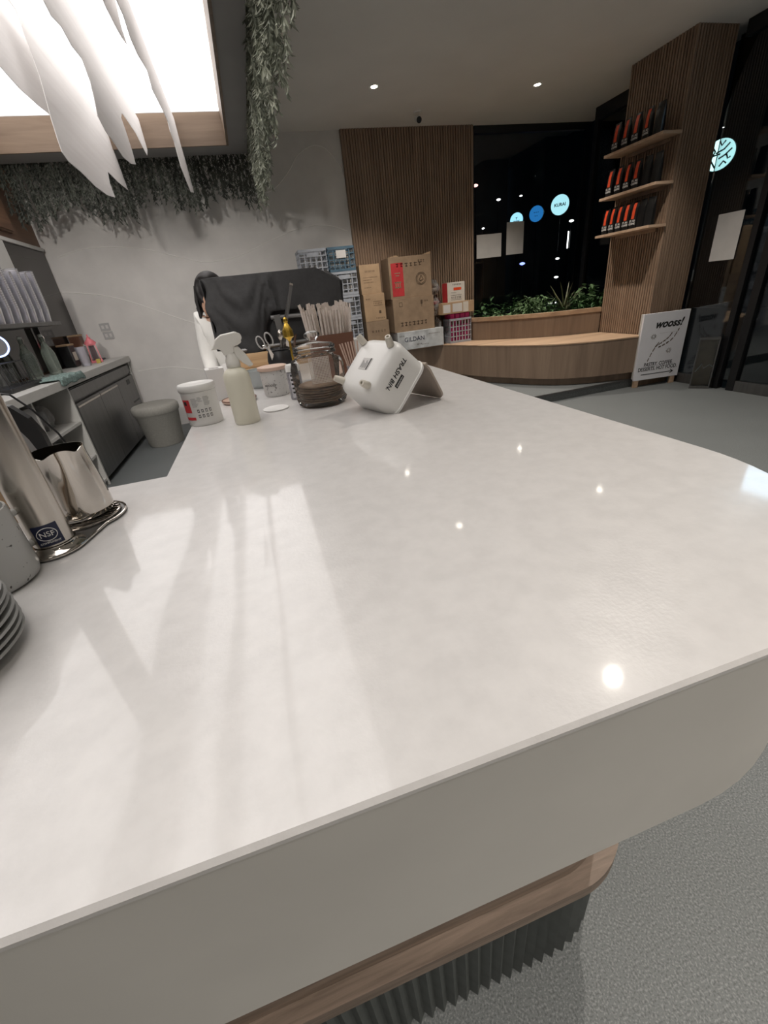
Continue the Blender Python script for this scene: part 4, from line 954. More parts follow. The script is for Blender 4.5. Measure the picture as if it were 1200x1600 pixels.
for k in range(7): wrap_patch(wt, .0432, 286, 302+(k % 3)*2, .052+k*.0032, .0532+k*.0032, M['socket'], n=5)
for k in range(4): wrap_patch(wt, .0432, 268, 282-(k % 2)*4, .062+k*.003, .0632+k*.003, M['socket'], n=5)
# white napkin box, coaster, tray, bowl
nb_ = thing('napkin_box', 'plain white folded card box behind the spray bottle', 'box', (-.150, 1.50, CT), .15)
MB().box(-.028, .028, -.03, .03, 0, .10, .002).obj('box_body', M['whiteprint'], nb_); MB().box(-.015, .015, -.02, .02, .1002, .102).obj('opening', M['paper'], nb_)
ctm = thing('ring_coaster', 'round coaster with brown rim behind the spray bottle', 'coaster', (-.090, 1.405, CT))
MB().lathe([(.0, .001), (.046, .0), (.052, .004), (.054, .010), (.050, .011), (.044, .006), (.0, .005)], 36, caps=False).obj('dish', M['pinkwood'], ctm, 50)
MB().tube([(.052*math.cos(a*PI/18), .052*math.sin(a*PI/18), .010) for a in range(36)], .0022, 6, closed=True).obj('rim', M['brown'], ctm, 60)
gb = thing('grey_bowl', 'small pale blue-grey bowl behind the wood lidded canister', 'bowl', (-.01, 1.62, CT))
MB().lathe([(.0, .003), (.032, .0), (.042, .012), (.050, .045), (.052, .062), (.050, .062), (.046, .04), (.0, .01)], 32, caps=False).obj('bowl_body', mat('blue_grey_glaze', (.42, .45, .45), .3, noise_s=6, noise_a=.05), gb, 50)
wj = thing('wood_lid_canister', 'white speckled ceramic canister with pale wooden lid beside glass jar', 'canister', (.030, 1.42, CT))
MB().lathe([(.0, .001), (.036, .0), (.039, .004), (.042, .070), (.042, .078)], 32, caps=False).obj('canister_body', speckle('white_speckle', (.62, .61, .59), (.25, .24, .23), 160, .66, .4), wj, 50)
MB().lathe([(.043, .0785), (.0465, .080), (.0465, .089), (.043, .090), (.0, .090)], 32, caps=False).obj('wooden_lid', M['pinkwood'], wj, 50)
mk_ = text('wooss', .014, M['ink'], wj, (-.018, -.0405, .038), Vector((.9, -.35, 0)), Z3, .0005, shear=.3)
wd = thing('white_disc', 'thin flat white paper disc lying before the wood lidded canister', 'disc', (.012, 1.205, CT))
MB().lathe([(.0345, 0), (.0355, .001), (.0355, .003), (.034, .004)], 36).obj('disc_body', M['whiteprint'], wd, 40)
# small marked shaker left of big jar
sk = thing('marked_shaker', 'small clear shaker with black marks between canister and glass jar', 'shaker', (.085, 1.30, CT))
MB().lathe([(.0, .002), (.020, .0), (.021, .003), (.021, .075), (.019, .080)], 22, caps=False).obj('shaker_body', M['pet'], sk, 50)
MB().lathe([(.0215, .0805), (.0215, .095), (.018, .100)], 22).obj('cap', M['white'], sk, 40)
for k in range(5): wrap_patch(sk, .0213, 235, 275-(k % 2)*10, .02+k*.012, .025+k*.012, M['ink'], 'mark', 4)

# straw holder with wrapped straws
SHX, SHY = .252, 1.56
hl = thing('straw_holder', 'brown box holder packed with paper wrapped straws behind the jar', 'holder', (SHX, SHY, CT), .0)
hb_ = MB(); w_, d__ = .072, .046
hb_.box(-w_, w_, -d__, -d__+.004, 0, .15); hb_.box(-w_, w_, d__-.004, d__, 0, .15); hb_.box(-w_, -w_+.004, -d__+.004, d__-.004, 0, .15); hb_.box(w_-.004, w_, -d__+.004, d__-.004, 0, .15); hb_.box(-w_+.004, w_-.004, -d__+.004, d__-.004, 0, .004)
hb_.obj('holder_box', M['brown'], hl)
stm = MB().tube([(0, 0, 0), (0, 0, .222)], .0048, 6).mesh('straw_tube', M['straw'], 60)
sf = MB(); sf.add([(-.006, 0, .221), (.006, 0, .221), (.008, .001, .234), (-.003, 0, .236)], [(0, 1, 2, 3)]); sf.add([(-.006, 0.001, .221), (.006, .001, .221), (.008, .002, .234), (-.003, .001, .236)], [(0, 1, 2, 3)]); sfm = sf.mesh('paper_end', M['straw'])
k = 0
for i in range(11):
    for j in range(4):
        fx = (i-5)/5; fy = (j-1.5)/1.5; r = bpy.data.objects.new('wrapped_straw', stm); COL.objects.link(r)
        r.location = (SHX-.002+fx*.056+R_.uniform(-.003, .003), SHY+fy*.026, CT+.0055); r.rotation_euler = (-fy*.06+R_.uniform(-.02, .02), fx*.07+R_.uniform(-.035, .035)-.02, R_.uniform(0, 6))
        # keep lean direction fixed: use XY lean then spin around own axis is skipped
        r.rotation_euler.z = 0; r.scale.z = R_.uniform(.96, 1.05)
        tag(r, 'white paper wrapped drinking straw standing in the brown holder among many alike', 'straw', 'paper wrapped straws in the brown holder')
        c = bpy.data.objects.new('paper_end', sfm); COL.objects.link(c); c.parent = r; c.rotation_euler = (0, 0, R_.uniform(0, 6))
# small stirrers in clear cup
sc_ = thing('stirrer_cup', 'small clear cup holding wooden stirrers behind the trash bin', 'cup', (.300, 1.42, CT))
MB().lathe([(.0, .002), (.024, .0), (.030, .055), (.031, .055), (.026, 0)], 22, caps=False).obj('cup_body', M['pet'], sc_, 50)
for k in range(7):
    r = bpy.data.objects.new('wooden_stirrer', MB().box(-.0022, .0022, -.0008, .0008, 0, .125).mesh('stirrer_body', M['pinkwood'])); COL.objects.link(r)
    r.location = (.300+(k-3)*.005, 1.42+R_.uniform(-.012, .012), CT+.003); r.rotation_euler = (R_.uniform(-.08, .08), -.12+(k-3)*.04, R_.uniform(-.2, .2)*0)
    tag(r, 'thin wooden stirrer standing in the small clear cup behind the bin', 'stirrer', 'wooden stirrers in the small cup')
wb_ = thing('white_bowl', 'white tapered paper cup peeking out behind the tipped bin', 'bowl', (.345, 1.70, CT))
MB().lathe([(.0, .002), (.028, .0), (.046, .085), (.049, .112), (.047, .112), (.042, .08), (.0, .006)], 28, caps=False).obj('bowl_body', M['whiteprint'], wb_, 50)
# gold ornament
gd = thing('gold_ornament', 'small golden bird-shaped bottle ornament on tall stem by the straws', 'ornament', (.120, 1.70, CT))
MB().lathe([(.018, 0), (.018, .004), (.004, .008), (.004, .135), (.010, .142), (.021, .150), (.019, .172), (.010, .190), (.006, .196), (.009, .202), (.008, .210), (.003, .216)], 10).obj('ornament_body', M['gold'], gd, 30)

# utensil pot with tongs, scissors...
up = thing('utensil_pot', 'round black pot full of kitchen tools in front of the draped appliance', 'pot', (.085, 1.90, CT))
MB().lathe([(.0, .003), (.040, .0), (.052, .02), (.056, .055), (.050, .085), (.046, .092), (.052, .098), (.050, .100), (.043, .092), (.048, .055), (.0, .012)], 28, caps=False).obj('pot_body', M['black'], up, 50)
def tool(name, label, base, top, build):
    b_ = Vector(base); t_ = Vector(top); z = (t_-b_).normalized(); x = Vector((1, 0, 0)); x = (x-z*x.dot(z)).normalized(); y = z.cross(x)
    T = Matrix((x, y, z)).transposed().to_4x4(); T.translation = b_; r = thing(name, label, 'utensil'); r.matrix_world = T; build(r, (t_-b_).length); return r
PB = Vector((.085, 1.90, CT+.014))
def tongs(r, L):
    for s in (-1, 1): MB().prism([(-.007, s*.006, 0), (.007, s*.006, 0), (.008, s*.012, L*.5), (.006, s*.002+.0, L), (-.006, s*.002, L), (-.008, s*.012, L*.5)], (0, .0015, 0)).obj('arm', M['darksteel'], r)
    MB().box(-.007, .007, -.004, .005, L-.002, L+.006, .002).obj('hinge', M['steel'], r)
tool('tongs', 'long grey tongs standing upright, tallest tool in the black pot', PB+Vector((-.022, -.01, 0)), AY(455, 445, 1.88), tongs)
def spat(r, L):
    MB().box(-.006, .006, -.002, .002, 0, L*.72, .001).obj('handle', M['darksteel'], r); MB().box(-.013, .013, -.0015, .0015, L*.65, L, .001).obj('blade', M['darksteel'], r)
tool('spatula', 'dark flat spatula leaning to the left in the black pot', PB+Vector((.03, .012, 0)), AY(432, 492, 1.93), spat)
def spoon(r, L):
    MB().tube([(0, 0, 0), (0, 0, L*.75)], .003, 6).obj('handle', M['steel'], r); MB().lathe([(.002, L*.72), (.011, L*.82), (.012, L*.92), (.004, L)], 12).obj('bowl', M['steel'], r, 60)
tool('spoon', 'steel spoon standing in the middle of the black pot', PB+Vector((.0, -.02, 0)), AY(437, 515, 1.87), spoon)
tool('spoon', 'steel spoon at the right side of the black pot', PB+Vector((.02, -.015, 0)), AY(452, 520, 1.89), spoon)
def knife(r, L):
    MB().prism([(-.009, 0, L*.4), (.006, 0, L*.4), (.004, 0, L), (-.003, 0, L*.9)], (0, .0012, 0)).obj('blade', M['mirrorsteel'], r); MB().box(-.006, .006, -.004, .004, 0, L*.41, .002).obj('handle', M['black'], r)
tool('knife', 'pointed knife standing blade up at the right of the black pot', PB+Vector((.028, -.008, 0)), AY(447, 512, 1.86), knife)
tool('knife', 'short broad knife blade up near the gold ornament in the black pot', PB+Vector((.034, -.0, 0)), AY(462, 520, 1.90), knife)
def scis(r, L):
    for s in (-1, 1):
        MB().prism([(-s*.001, s*.001, 0), (s*.010, s*.001, L*.30), (s*.003, s*.001, L*.62), (-s*.004, s*.001, L*.62)], (0, .0012, 0)).obj('blade', M['mirrorsteel'], r)
        P_ = [(s*.004, 0, L*.60)]+[(s*(.018+.013*math.cos(a)), 0, L*.80+.026*math.sin(a)) for a in [math.radians(t) for t in range(-120, 240, 24)]]+[(s*.004, 0, L*.62)]
        MB().tube(P_, .003, 6).obj('handle', M['socket'], r)
tool('scissors', 'grey handled scissors leaning left out of the black pot', PB+Vector((-.015, -.024, 0)), AY(407, 520, 1.83), scis)

# draped appliance
ap_ = thing('draped_appliance', 'boxy black appliance on a bamboo board, far end of the counter', 'appliance', (.0, 0, 0))
MB().box(-.14, .30, 2.12, 2.48, CT, CT+.012, .002).obj('foot_board', M['bamboo'], ap_)
MB().box(-.10, .40, 2.14, 2.46, CT+.0125, CT+.075, .004).obj('bamboo_drawer', M['bamboo'], ap_)
MB().box(-.10, .42, 2.22, 2.50, CT+.0755, 1.46, .01).obj('body', M['black'], ap_)
MB().tube([(-.09, 2.165, CT+.09), (.40, 2.165, CT+.10)], .009, 8).obj('handle_bar', M['darksteel'], ap_)
MB().tube([(.09, 2.185, 1.312), (.40, 2.185, 1.300)], .010, 8).obj('upper_bar', M['darksteel'], ap_)
for x in (.10, .385): MB().box(x, x+.012, 2.19, 2.2195, 1.295, 1.315).obj('bar_bracket', M['darksteel'], ap_)
mb = MB(); mb.lathe([(.012, 0), (.014, .02), (.009, .03)], 12, T=Matrix.Translation((.025, 2.15, CT+.095)) @ Matrix.Rotation(PI/2, 4, 'Y')); mb.obj('knob', M['mirrorsteel'], ap_, 50)
# cloth: grid draped over, front skirt with a raised opening
NX, NY = 44, 30; vs = []
cxl, cxr = -.170, .445
def hem(u):   # z of the front hem along x fraction
    pts = [(0, 1.20), (.20, 1.165), (.30, 1.15), (.345, 1.18), (.385, 1.29), (.45, 1.338), (.6, 1.335), (1.0, 1.315)]
    for i in range(len(pts)-1):
        if u <= pts[i+1][0]: t = (u-pts[i][0])/(pts[i+1][0]-pts[i][0]); t = t*t*(3-2*t); return pts[i][1]*(1-t)+pts[i+1][1]*t
    return pts[-1][1]
for i in range(NX+1):
    u = i/NX; x = cxl+(cxr-cxl)*u
    for j in range(NY+1):
        v = j/NY
        if v < .4:      # top from back to front edge
            t = v/.4; y = 2.54-(2.54-2.20)*t; z = 1.492-.022*math.sin(t*PI)*(1-abs(2*u-1)) + (.004*math.sin(u*14))
            if u > .82: z -= (u-.82)*.35*t
        else:
            t = (v-.4)/.6; zt = 1.492-(max(0, u-.82)*.35); z = zt+(hem(u)-zt)*t
            sag = math.exp(-((u-.24)/.15)**2)
            y = 2.20-.014*t-.012*math.sin(u*22+t*2.0)*t-.050*sag*math.sin(t*PI*.9)-.012*math.exp(-((u-.12-.35*t)/.05)**2)-.012*math.exp(-((u-.46)/.03)**2)*math.sin(t*PI)
            if u < .46:
                a_ = u/.46; w_ = t-.62*(1-(2*a_-1)**2); y -= .010*math.cos(w_*19)*math.sin(PI*min(1, a_*1.02))**.5*min(1, t*4)*(1-.5*t)
            else: y -= .006*math.sin((u-.46)*26+t)*t
            y -= .022*math.exp(-((u-.455-.02*t)/.013)**2)*min(1, t*3)
        xx = x+(0 if v < .4 else .012*math.sin(z*40)*(1 if u < .1 else 0))
        vs.append((xx, y, z))
fs = [(i*(NY+1)+j, (i+1)*(NY+1)+j, (i+1)*(NY+1)+j+1, i*(NY+1)+j+1) for i in range(NX) for j in range(NY)]
# side skirts
b0 = len(vs)
for side, xx in ((0, cxl), (1, cxr)):
    base = len(vs)
    for a in range(13):
        for b_ in range(9):
            y = 2.54-(2.54-2.19)*a/12; z0 = 1.492-(.063 if side else 0)*a/12; zb = (hem(0) if side == 0 else 1.34)
            z = z0+(zb-z0)*b_/8; vs.append((xx+(-1 if side == 0 else 1)*(.004+.010*math.sin(a*.9)*b_/8), y, z))
    fs += [(base+a*9+b_, base+(a+1)*9+b_, base+(a+1)*9+b_+1, base+a*9+b_+1) for a in range(12) for b_ in range(8)]
o = MB().add(vs, fs).obj('dust_cloth', M['cloth'], None, 70); md = o.modifiers.new('s', 'SOLIDIFY'); md.thickness = .003; md.offset = 1
tag(o, 'black cloth draped over the appliance at the far end of the counter', 'cloth')

# ------------------------------------------------------------------ near left group: tap column, pitcher, mug, saucers
tp = thing('tap_column', 'tall brushed steel tap column on an oval base with a navy certification sticker', 'tap', (-.309, .572, CT))
MB().lathe([(.033, 0), (.034, .003), (.031, .006), (.026, .008), (.0245, .012), (.0245, .013)], 36).obj('flange', M['mirrorsteel'], tp, 50)
MB().lathe([(.0225, .0135), (.0225, .40), (.020, .405)], 36, sq=None, T=Matrix.Rotation(.2, 4, 'Z')).obj('column', M['steel'], tp, 20)
MB().tube([(0, 0, .395), (.0, .03, .41), (.0, .075, .405), (0, .09, .37)], .009, 10).obj('spout', M['steel'], tp, 60)
stk = wrap_patch(tp, .0226, 255, 325, .016, .044, M['navy'], 'sticker', 8)
tt = Matrix.Rotation(math.radians(-75), 4, 'Z')
nrm = Vector((math.cos(math.radians(290)), math.sin(math.radians(290)), 0)); rg_ = Vector((-nrm.y, nrm.x, 0))
text('NSF', .0095, M['whiteprint'], tp, nrm*.0242+Vector((0, 0, .032)), rg_, Z3, .0004)
text('COMPONENT', .0035, M['whiteprint'], tp, nrm*.0242+Vector((0, 0, .021)), rg_, Z3, .0003)
MB().tube([tuple(nrm*.0238+rg_*(.0105*math.cos(a*PI/10))+Vector((0, 0, .032+.0085*math.sin(a*PI/10)))) for a in range(20)], .0005, 4, closed=True).obj('sticker_ring', M['whiteprint'], tp)
# drip tray, tear shaped, runs from the column to under the pitcher
dt = thing('drip_tray', 'keyhole shaped steel drip tray with bars under the milk pitcher', 'drip tray', (-.300, .655, CT))
vec = Vector((-.009, -.083, 0)); P_ = []; r1 = .053; r2 = .0345
ang0 = math.atan2(vec.y, vec.x)
for k in range(29): a = ang0+math.radians(52)+(2*PI-2*math.radians(52))*k/28; P_.append(Vector((r1*math.cos(a), r1*math.sin(a), 0)))
for k in range(13): a = ang0-math.radians(78)+math.radians(156)*k/12; P_.append(vec+Vector((r2*math.cos(a), r2*math.sin(a), 0)))
MB().prism(P_, (0, 0, .004)).obj('tray_plate', M['darksteel'], dt)
MB().tube([p*1.0+Vector((0, 0, .004)) for p in P_], .0016, 6, closed=True).obj('tray_edge', M['mirrorsteel'], dt, 60)
for k in range(9):
    y = -.040+k*.0098; hw_ = math.sqrt(max(0, .046**2-y*y)); MB().box(-hw_, hw_, y-.0018, y+.0018, .0055, .0085, .0008).obj('grate_bar', M['mirrorsteel'], dt)
MB().tube([(.046*math.cos(a*PI/16), .046*math.sin(a*PI/16), .007) for a in range(32)], .0017, 6, closed=True).obj('grate_ring', M['mirrorsteel'], dt, 60)
# pitcher
pi_ = thing('milk_pitcher', 'polished steel milk pitcher with a pouring spout standing on the drip tray', 'pitcher', (-.300, .660, CT+.009), math.radians(-62))
rings = []; n = 48
prof = [(.0345, 0), (.0385, .003), (.0398, .010), (.0395, .030), (.0375, .055), (.0355, .075), (.0345, .088), (.0345, .100)]
def pring(r, z, sp, inn=0, wv=0):
    out = []
    for k in range(n):
        a = 2*PI*k/n; da = min(a, 2*PI-a); g = math.exp(-(da/.26)**2)
        rr = r+sp*g*.016-inn; zz = z+(wv*(g*.006-.004*math.exp(-((da-.62)/.22)**2)) if wv else 0)
        out.append(Vector((rr*math.cos(a), rr*math.sin(a), zz)))
    return out
for r, z in prof: rings.append(pring(r, z, max(0, (z-.035)/.065)**1.2*1.0 if z > .035 else 0, 0, 1 if z > .09 else 0))
for r, z in reversed(prof[1:]): rings.append(pring(r, max(z, .004), max(0, (z-.035)/.065)**1.2 if z > .035 else 0, .0012, 1 if z > .09 else 0))
ringloft(rings).obj('pitcher_body', M['mirrorsteel'], pi_, 60)
MB().tube([(-.033, 0, .085), (-.058, 0, .088), (-.070, 0, .070), (-.066, 0, .040), (-.050, 0, .020), (-.039, 0, .022)], .0045, 8).obj('handle', M['mirrorsteel'], pi_, 60)
# mug
mg = thing('mug', 'grey speckled stoneware mug at the left edge of the counter', 'mug', (-.351, .506, CT))
MB().lathe([(.0, .002), (.038, .0), (.0445, .004), (.0465, .012), (.0465, .084), (.0455, .088), (.0435, .088), (.0430, .08), (.0425, .012), (.0, .009)], 40, caps=False).obj('mug_body', M['ceramic'], mg, 50)
d_ = Vector((.50, .86, 0)).normalized()
MB().tube([tuple(d_*r+Vector((0, 0, z))) for r, z in ((.044, .066), (.060, .068), (.072, .056), (.072, .038), (.060, .024), (.044, .024))], .005, 8).obj('handle', M['ceramic'], mg, 60)
# saucers
sp0 = thing('saucer', '', 'saucer', (-.341, .360, CT), group='grey saucers stacked at the left edge')
MB().lathe([(.0, .003), (.030, .002), (.032, .0), (.036, .002), (.060, .0075), (.0775, .0125), (.080, .0145), (.0785, .0162), (.060, .0110), (.036, .0050), (.0, .0045)], 56, caps=False).obj('dish', M['plate'], sp0, 60)
sn = ['lowest saucer of the grey stack at the left edge', 'second saucer from the bottom of the grey stack', 'third saucer from the bottom of the grey stack', 'middle saucer of the grey stack by the mug', 'third saucer from the top of the grey stack', 'second saucer from the top of the grey stack', 'topmost saucer of the grey stack at the left edge']
sp0['label'] = sn[0]
for k in range(1, 7): dup(sp0, (-.341+R_.uniform(-.0015, .0015), .360+R_.uniform(-.0015, .0015), CT+k*.0070), 0, sn[k])
# jug with black handle behind the pitcher
jg = thing('handled_jug', 'steel topped beige jug with big black handle standing behind the tap column', 'jug', (-.418, .738, CT))
MB().lathe([(.0, .002), (.038, .0), (.040, .004), (.040, .165), (.036, .178)], 28, caps=False).obj('jug_body', M['card'], jg, 50)
MB().lathe([(.037, .1785), (.040, .181), (.040, .195), (.030, .20)], 28).obj('collar', M['mirrorsteel'], jg, 50)
MB().prism([(.0405, -.006, .170), (.056, -.006, .165), (.072, -.006, .145), (.080, -.006, .12), (.080, -.006, .09), (.066, -.006, .085), (.060, -.006, .115), (.052, -.006, .135), (.0405, -.006, .150)], (0, .012, 0)).obj('handle', M['black'], jg)
MB().tube([(.035, .0, .188), (.062, .0, .180), (.080, 0, .155), (.098, 0, .115), (.104, 0, .09)], .0016, 6).obj('wire_guard', M['black'], jg)

# ------------------------------------------------------------------ person behind the counter
def skin_obj(name, verts, edges, radii, mt, parent, root=0, sub=2):
    me = bpy.data.meshes.new(name); me.from_pydata([Vector(v) for v in verts], edges, []); me.materials.append(mt)
    o = bpy.data.objects.new(name, me); COL.objects.link(o); o.parent = parent
    sk_ = o.modifiers.new('skin', 'SKIN'); sk_.use_smooth_shade = True
    if not me.skin_vertices: me.skin_vertices.new()
    for i, r in enumerate(radii):
        d = me.skin_vertices[0].data[i]; d.radius = r if isinstance(r, tuple) else (r, r); d.use_root = (i == root)
    ss = o.modifiers.new('sub', 'SUBSURF'); ss.levels = sub; ss.render_levels = sub
    return o
pe = thing('person', 'person with long black hair, white shirt and dark trousers behind the draped appliance', 'person', (-.20, 3.25, 0), 0)
vt = [(0, 0, .86), (0, .0, 1.0), (0, -.02, 1.17), (0, -.05, 1.31), (0, -.085, 1.36), (0, -.13, 1.42), (0, -.155, 1.50),
      (.13, -.04, 1.31), (.19, -.12, 1.08), (.13, -.32, 1.06), (.08, -.40, 1.08),
      (-.105, -.04, 1.32), (-.125, -.08, 1.06), (-.10, -.24, .97), (-.05, -.36, 1.02),
      (.085, 0, .80), (.09, -.01, .46), (.09, .02, .09), (.10, -.10, .035),
      (-.085, 0, .80), (-.09, -.01, .46), (-.09, .02, .09), (-.10, -.10, .035)]
ed = [(0, 1), (1, 2), (2, 3), (3, 4), (4, 5), (5, 6), (3, 7), (7, 8), (8, 9), (9, 10), (3, 11), (11, 12), (12, 13), (13, 14), (0, 15), (15, 16), (16, 17), (17, 18), (0, 19), (19, 20), (20, 21), (21, 22)]
ra_ = [(.13, .10), (.115, .085), (.12, .09), (.11, .075), .05, (.075, .085), (.07, .08), .05, .038, .030, .022, .05, .038, .030, .022, .08, .055, .038, .03, .08, .055, .038, .03]
skin_obj('body', vt, ed, ra_, M['skin'], pe)
def hand(base, dirv, s):
    dirv = Vector(dirv).normalized(); sd = dirv.cross(Z3).normalized(); vs_ = [Vector(base)]; es = []; rs_ = [.018]
    for f, (off, L) in enumerate(((-.026, .060), (-.009, .070), (.009, .066), (.025, .052))):
        b_ = len(vs_); vs_ += [Vector(base)+dirv*.045+sd*off, Vector(base)+dirv*(.045+L*.5)+sd*off*1.1-Z3*.008, Vector(base)+dirv*(.045+L)+sd*off*1.1-Z3*.024]; es += [(0, b_), (b_, b_+1), (b_+1, b_+2)]; rs_ += [.010, .0085, .007]
    b_ = len(vs_); vs_ += [Vector(base)+dirv*.015+sd*s*.030-Z3*.01, Vector(base)+dirv*.045+sd*s*.048-Z3*.02]; es += [(0, b_), (b_, b_+1)]; rs_ += [.010, .008]
    skin_obj('hand', vs_, es, rs_, M['skin'], pe, 0, 1)
hand((.07, -.42, 1.085), (-.15, -1, .05), 1); hand((-.04, -.38, 1.03), (.1, -1, .1), -1)
skin_obj('shirt', [(0, 0, .94), (0, 0, 1.05), (0, -.02, 1.17), (0, -.045, 1.31), (.13, -.035, 1.32), (.19, -.12, 1.08), (-.105, -.035, 1.33), (-.125, -.08, 1.08), (.14, -.29, 1.06), (-.11, -.21, .985)], [(0, 1), (1, 2), (2, 3), (3, 4), (4, 5), (3, 6), (6, 7), (5, 8), (7, 9)], [(.145, .13), (.14, .125), (.145, .13), (.14, .11), .07, .055, .075, .055, .045, .045], M['shirt'], pe)
skin_obj('trousers', [(0, 0, .93), (.085, 0, .80), (.09, -.01, .46), (.09, .02, .12), (-.085, 0, .80), (-.09, -.01, .46), (-.09, .02, .12)], [(0, 1), (1, 2), (2, 3), (0, 4), (4, 5), (5, 6)], [(.145, .115), .092, .07, .06, .092, .07, .06], M['trousers'], pe)
for s in (-1, 1): skin_obj('shoe', [(s*.09, .03, .045), (s*.095, -.06, .04), (s*.10, -.15, .03)], [(0, 1), (1, 2)], [.042, .042, .032], M['black'], pe, 0, 1)
hair = MB()
bm = bmesh.new(); bmesh.ops.create_uvsphere(bm, u_segments=28, v_segments=18, radius=1)
for v in bm.verts:
    q = v.co.copy(); back = max(0, q.y+.35)
    v.co = Vector((q.x*.092, q.y*.098, q.z*.105)); 
    if q.z < .1: v.co.z *= 1+1.25*max(0, q.y+.3); v.co.x *= 1+.06*math.sin(q.x*20)
    if q.y < -.55 and q.z < .55: v.co.y *= .62
me = bpy.data.meshes.new('hair'); bm.to_mesh(me); bm.free(); me.materials.append(M['hair']); o = bpy.data.objects.new('hair', me); COL.objects.link(o); o.parent = pe; o.location = (0, -.135, 1.49)
for p_ in me.polygons: p_.use_smooth = True
st_ = MB()
for i in range(40):
    a = R_.uniform(.05*PI, .95*PI); x = .092*math.cos(a)*1.02; y = -.135+.085*math.sin(a); L = R_.uniform(.18, .26)
    st_.tube([(x*.9, y, 1.52), (x*1.08, y+.015, 1.44), (x*1.12, y+.03, 1.44-L*.5), (x*1.02, y+.03, 1.46-L)], [.012, .014, .012, .003], 5)
st_.obj('hair_strands', M['hair'], pe, 70)
fc = MB()
for s in (-1, 1): fc.lathe([(.001, -.010), (.010, -.004), (.010, .004), (.001, .010)], 10, T=Matrix.Translation((s*.030, -.232, 1.485)))
fc.obj('eyes', M['white'], pe, 50)
MB().prism([(-.010, -.232, 1.455), (.010, -.232, 1.455), (0, -.232, 1.490)], (0, -.020, -.004)).obj('nose', M['skin'], pe)
MB().box(-.022, .022, -.236, -.226, 1.425, 1.434, .003).obj('mouth', M['pinklt'], pe)
for s in (-1, 1): MB().lathe([(.002, -.004), (.018, -.003), (.018, .003), (.002, .005)], 12, T=Matrix.Translation((s*.079, -.14, 1.475)) @ Matrix.Rotation(PI/2, 4, 'Y')).obj('ear', M['skin'], pe, 50)
ap2 = MB(); ap2.tube([(-.10, -.10, 1.345), (-.118, -.01, 1.40), (-.115, .09, 1.30), (-.04, .125, 1.10), (.10, .12, 1.0)], .008, 6)
ap2.tube([(.10, -.10, 1.345), (.11, -.02, 1.33), (.11, .075, 1.24), (.0, .11, 1.06), (-.13, .06, .99)], .007, 6); ap2.tube([(-.14, .0, .99), (-.10, .105, .99), (.0, .125, .99), (.10, .105, .99), (.14, 0, .99)], .008, 6); ap2.obj('apron_strap', M['black'], pe, 60)

# ------------------------------------------------------------------ outside: night street
st(MB().box(-4, 40, 6.9, 44, -.16, -.12).obj('ground_outside', M['asphalt'])); st(MB().box(5.2, 40, -20, 6.89, -.16, -.12).obj('ground_side', M['asphalt']))
def disc_sign(label, p, r, col, s, nrm_, txt=None, tcol='ink'):
    t = thing('round_sign', label, 'sign'); z = Vector(nrm_).normalized(); x = Z3.cross(z).normalized(); y = z.cross(x); T = Matrix((x, y, z)).transposed().to_4x4(); T.translation = p; t.matrix_world = T
    Ti_ = T.inverted(); MB().tube([Ti_ @ (Vector(p)+z*-.05+Vector((0, 0, 0))), Ti_ @ Vector(((Vector(p)+z*-.05).x, (Vector(p)+z*-.05).y, -.12))], .03, 8).obj('pole', M['blackmat'], t); MB().lathe([(r, -.06), (r, -.004)], 36).obj('sign_case', M['blackmat'], t); MB().lathe([(r*.95, -.003), (r*.95, .004)], 36).obj('sign_face', emis('sign_glow', col, s), t)
    for i, tx in enumerate(txt or []): text(tx, r*.42, M[tcol], t, (0, (len(txt)-1)*.2*r-i*.42*r, .007), X3, Y3, .003, bold=.004)
    return t
cc = Vector((0, 0, CAMZ))
def far(px, py, y): return AY(px, py, y)
def tocam(p): v = cc-p; v.z = 0; return v+Vector((-1.2, 0, 0))
p = far(875, 320, 16); disc_sign('large pale turquoise round lit sign outside the back window, right of the three', p, .33, (.42, .75, .80), .75, (-.75, -.8, 0), ['BUBBA']) if False else disc_sign('large pale turquoise round lit sign outside the back window, right of the three', p, .33, (.42, .75, .80), .85, (-.8, -.75, 0), ['KURAI'])
p = far(838, 334, 16); disc_sign('dim blue round lit sign in the middle of the three outside the back window', p, .26, (.02, .16, .42), .7, (-.8, -.75, 0), ['- - -', '- -'], 'whiteprint')
p = far(807, 344, 16); disc_sign('pale blue round lit sign partly behind the portrait paper on the window', p, .24, (.35, .70, .85), .9, (-.8, -.75, 0), ['Y', 'BOX'])
# side sign: round, woman-like curls are abstract dark waves
p = AX(1124, 242, 9.0); t = disc_sign('round white-green lit sign outside the right hand glass', p, .25, (.50, .88, .86), .9, (-1, -.55, 0))
wv = MB()
for (pts_) in ([(-.25, .28), (-.12, .1), (-.2, -.1), (-.05, -.32)], [(-.05, .34), (.02, .22), (.1, .33)], [(-.1, .05), (.1, .12), (.22, .25)], [(.0, -.1), (.15, -.03), (.3, .1)], [(-.3, -.05), (-.15, .0), (.02, .02)], [(.05, -.3), (.14, -.18), (.22, -.25)], [(.18, -.02), (.24, -.14), (.3, -.1)]): wv.tube([(a*.6, b_*.6, .012) for a, b_ in pts_], .014, 5)
wv.obj('emblem', M['night'], t)
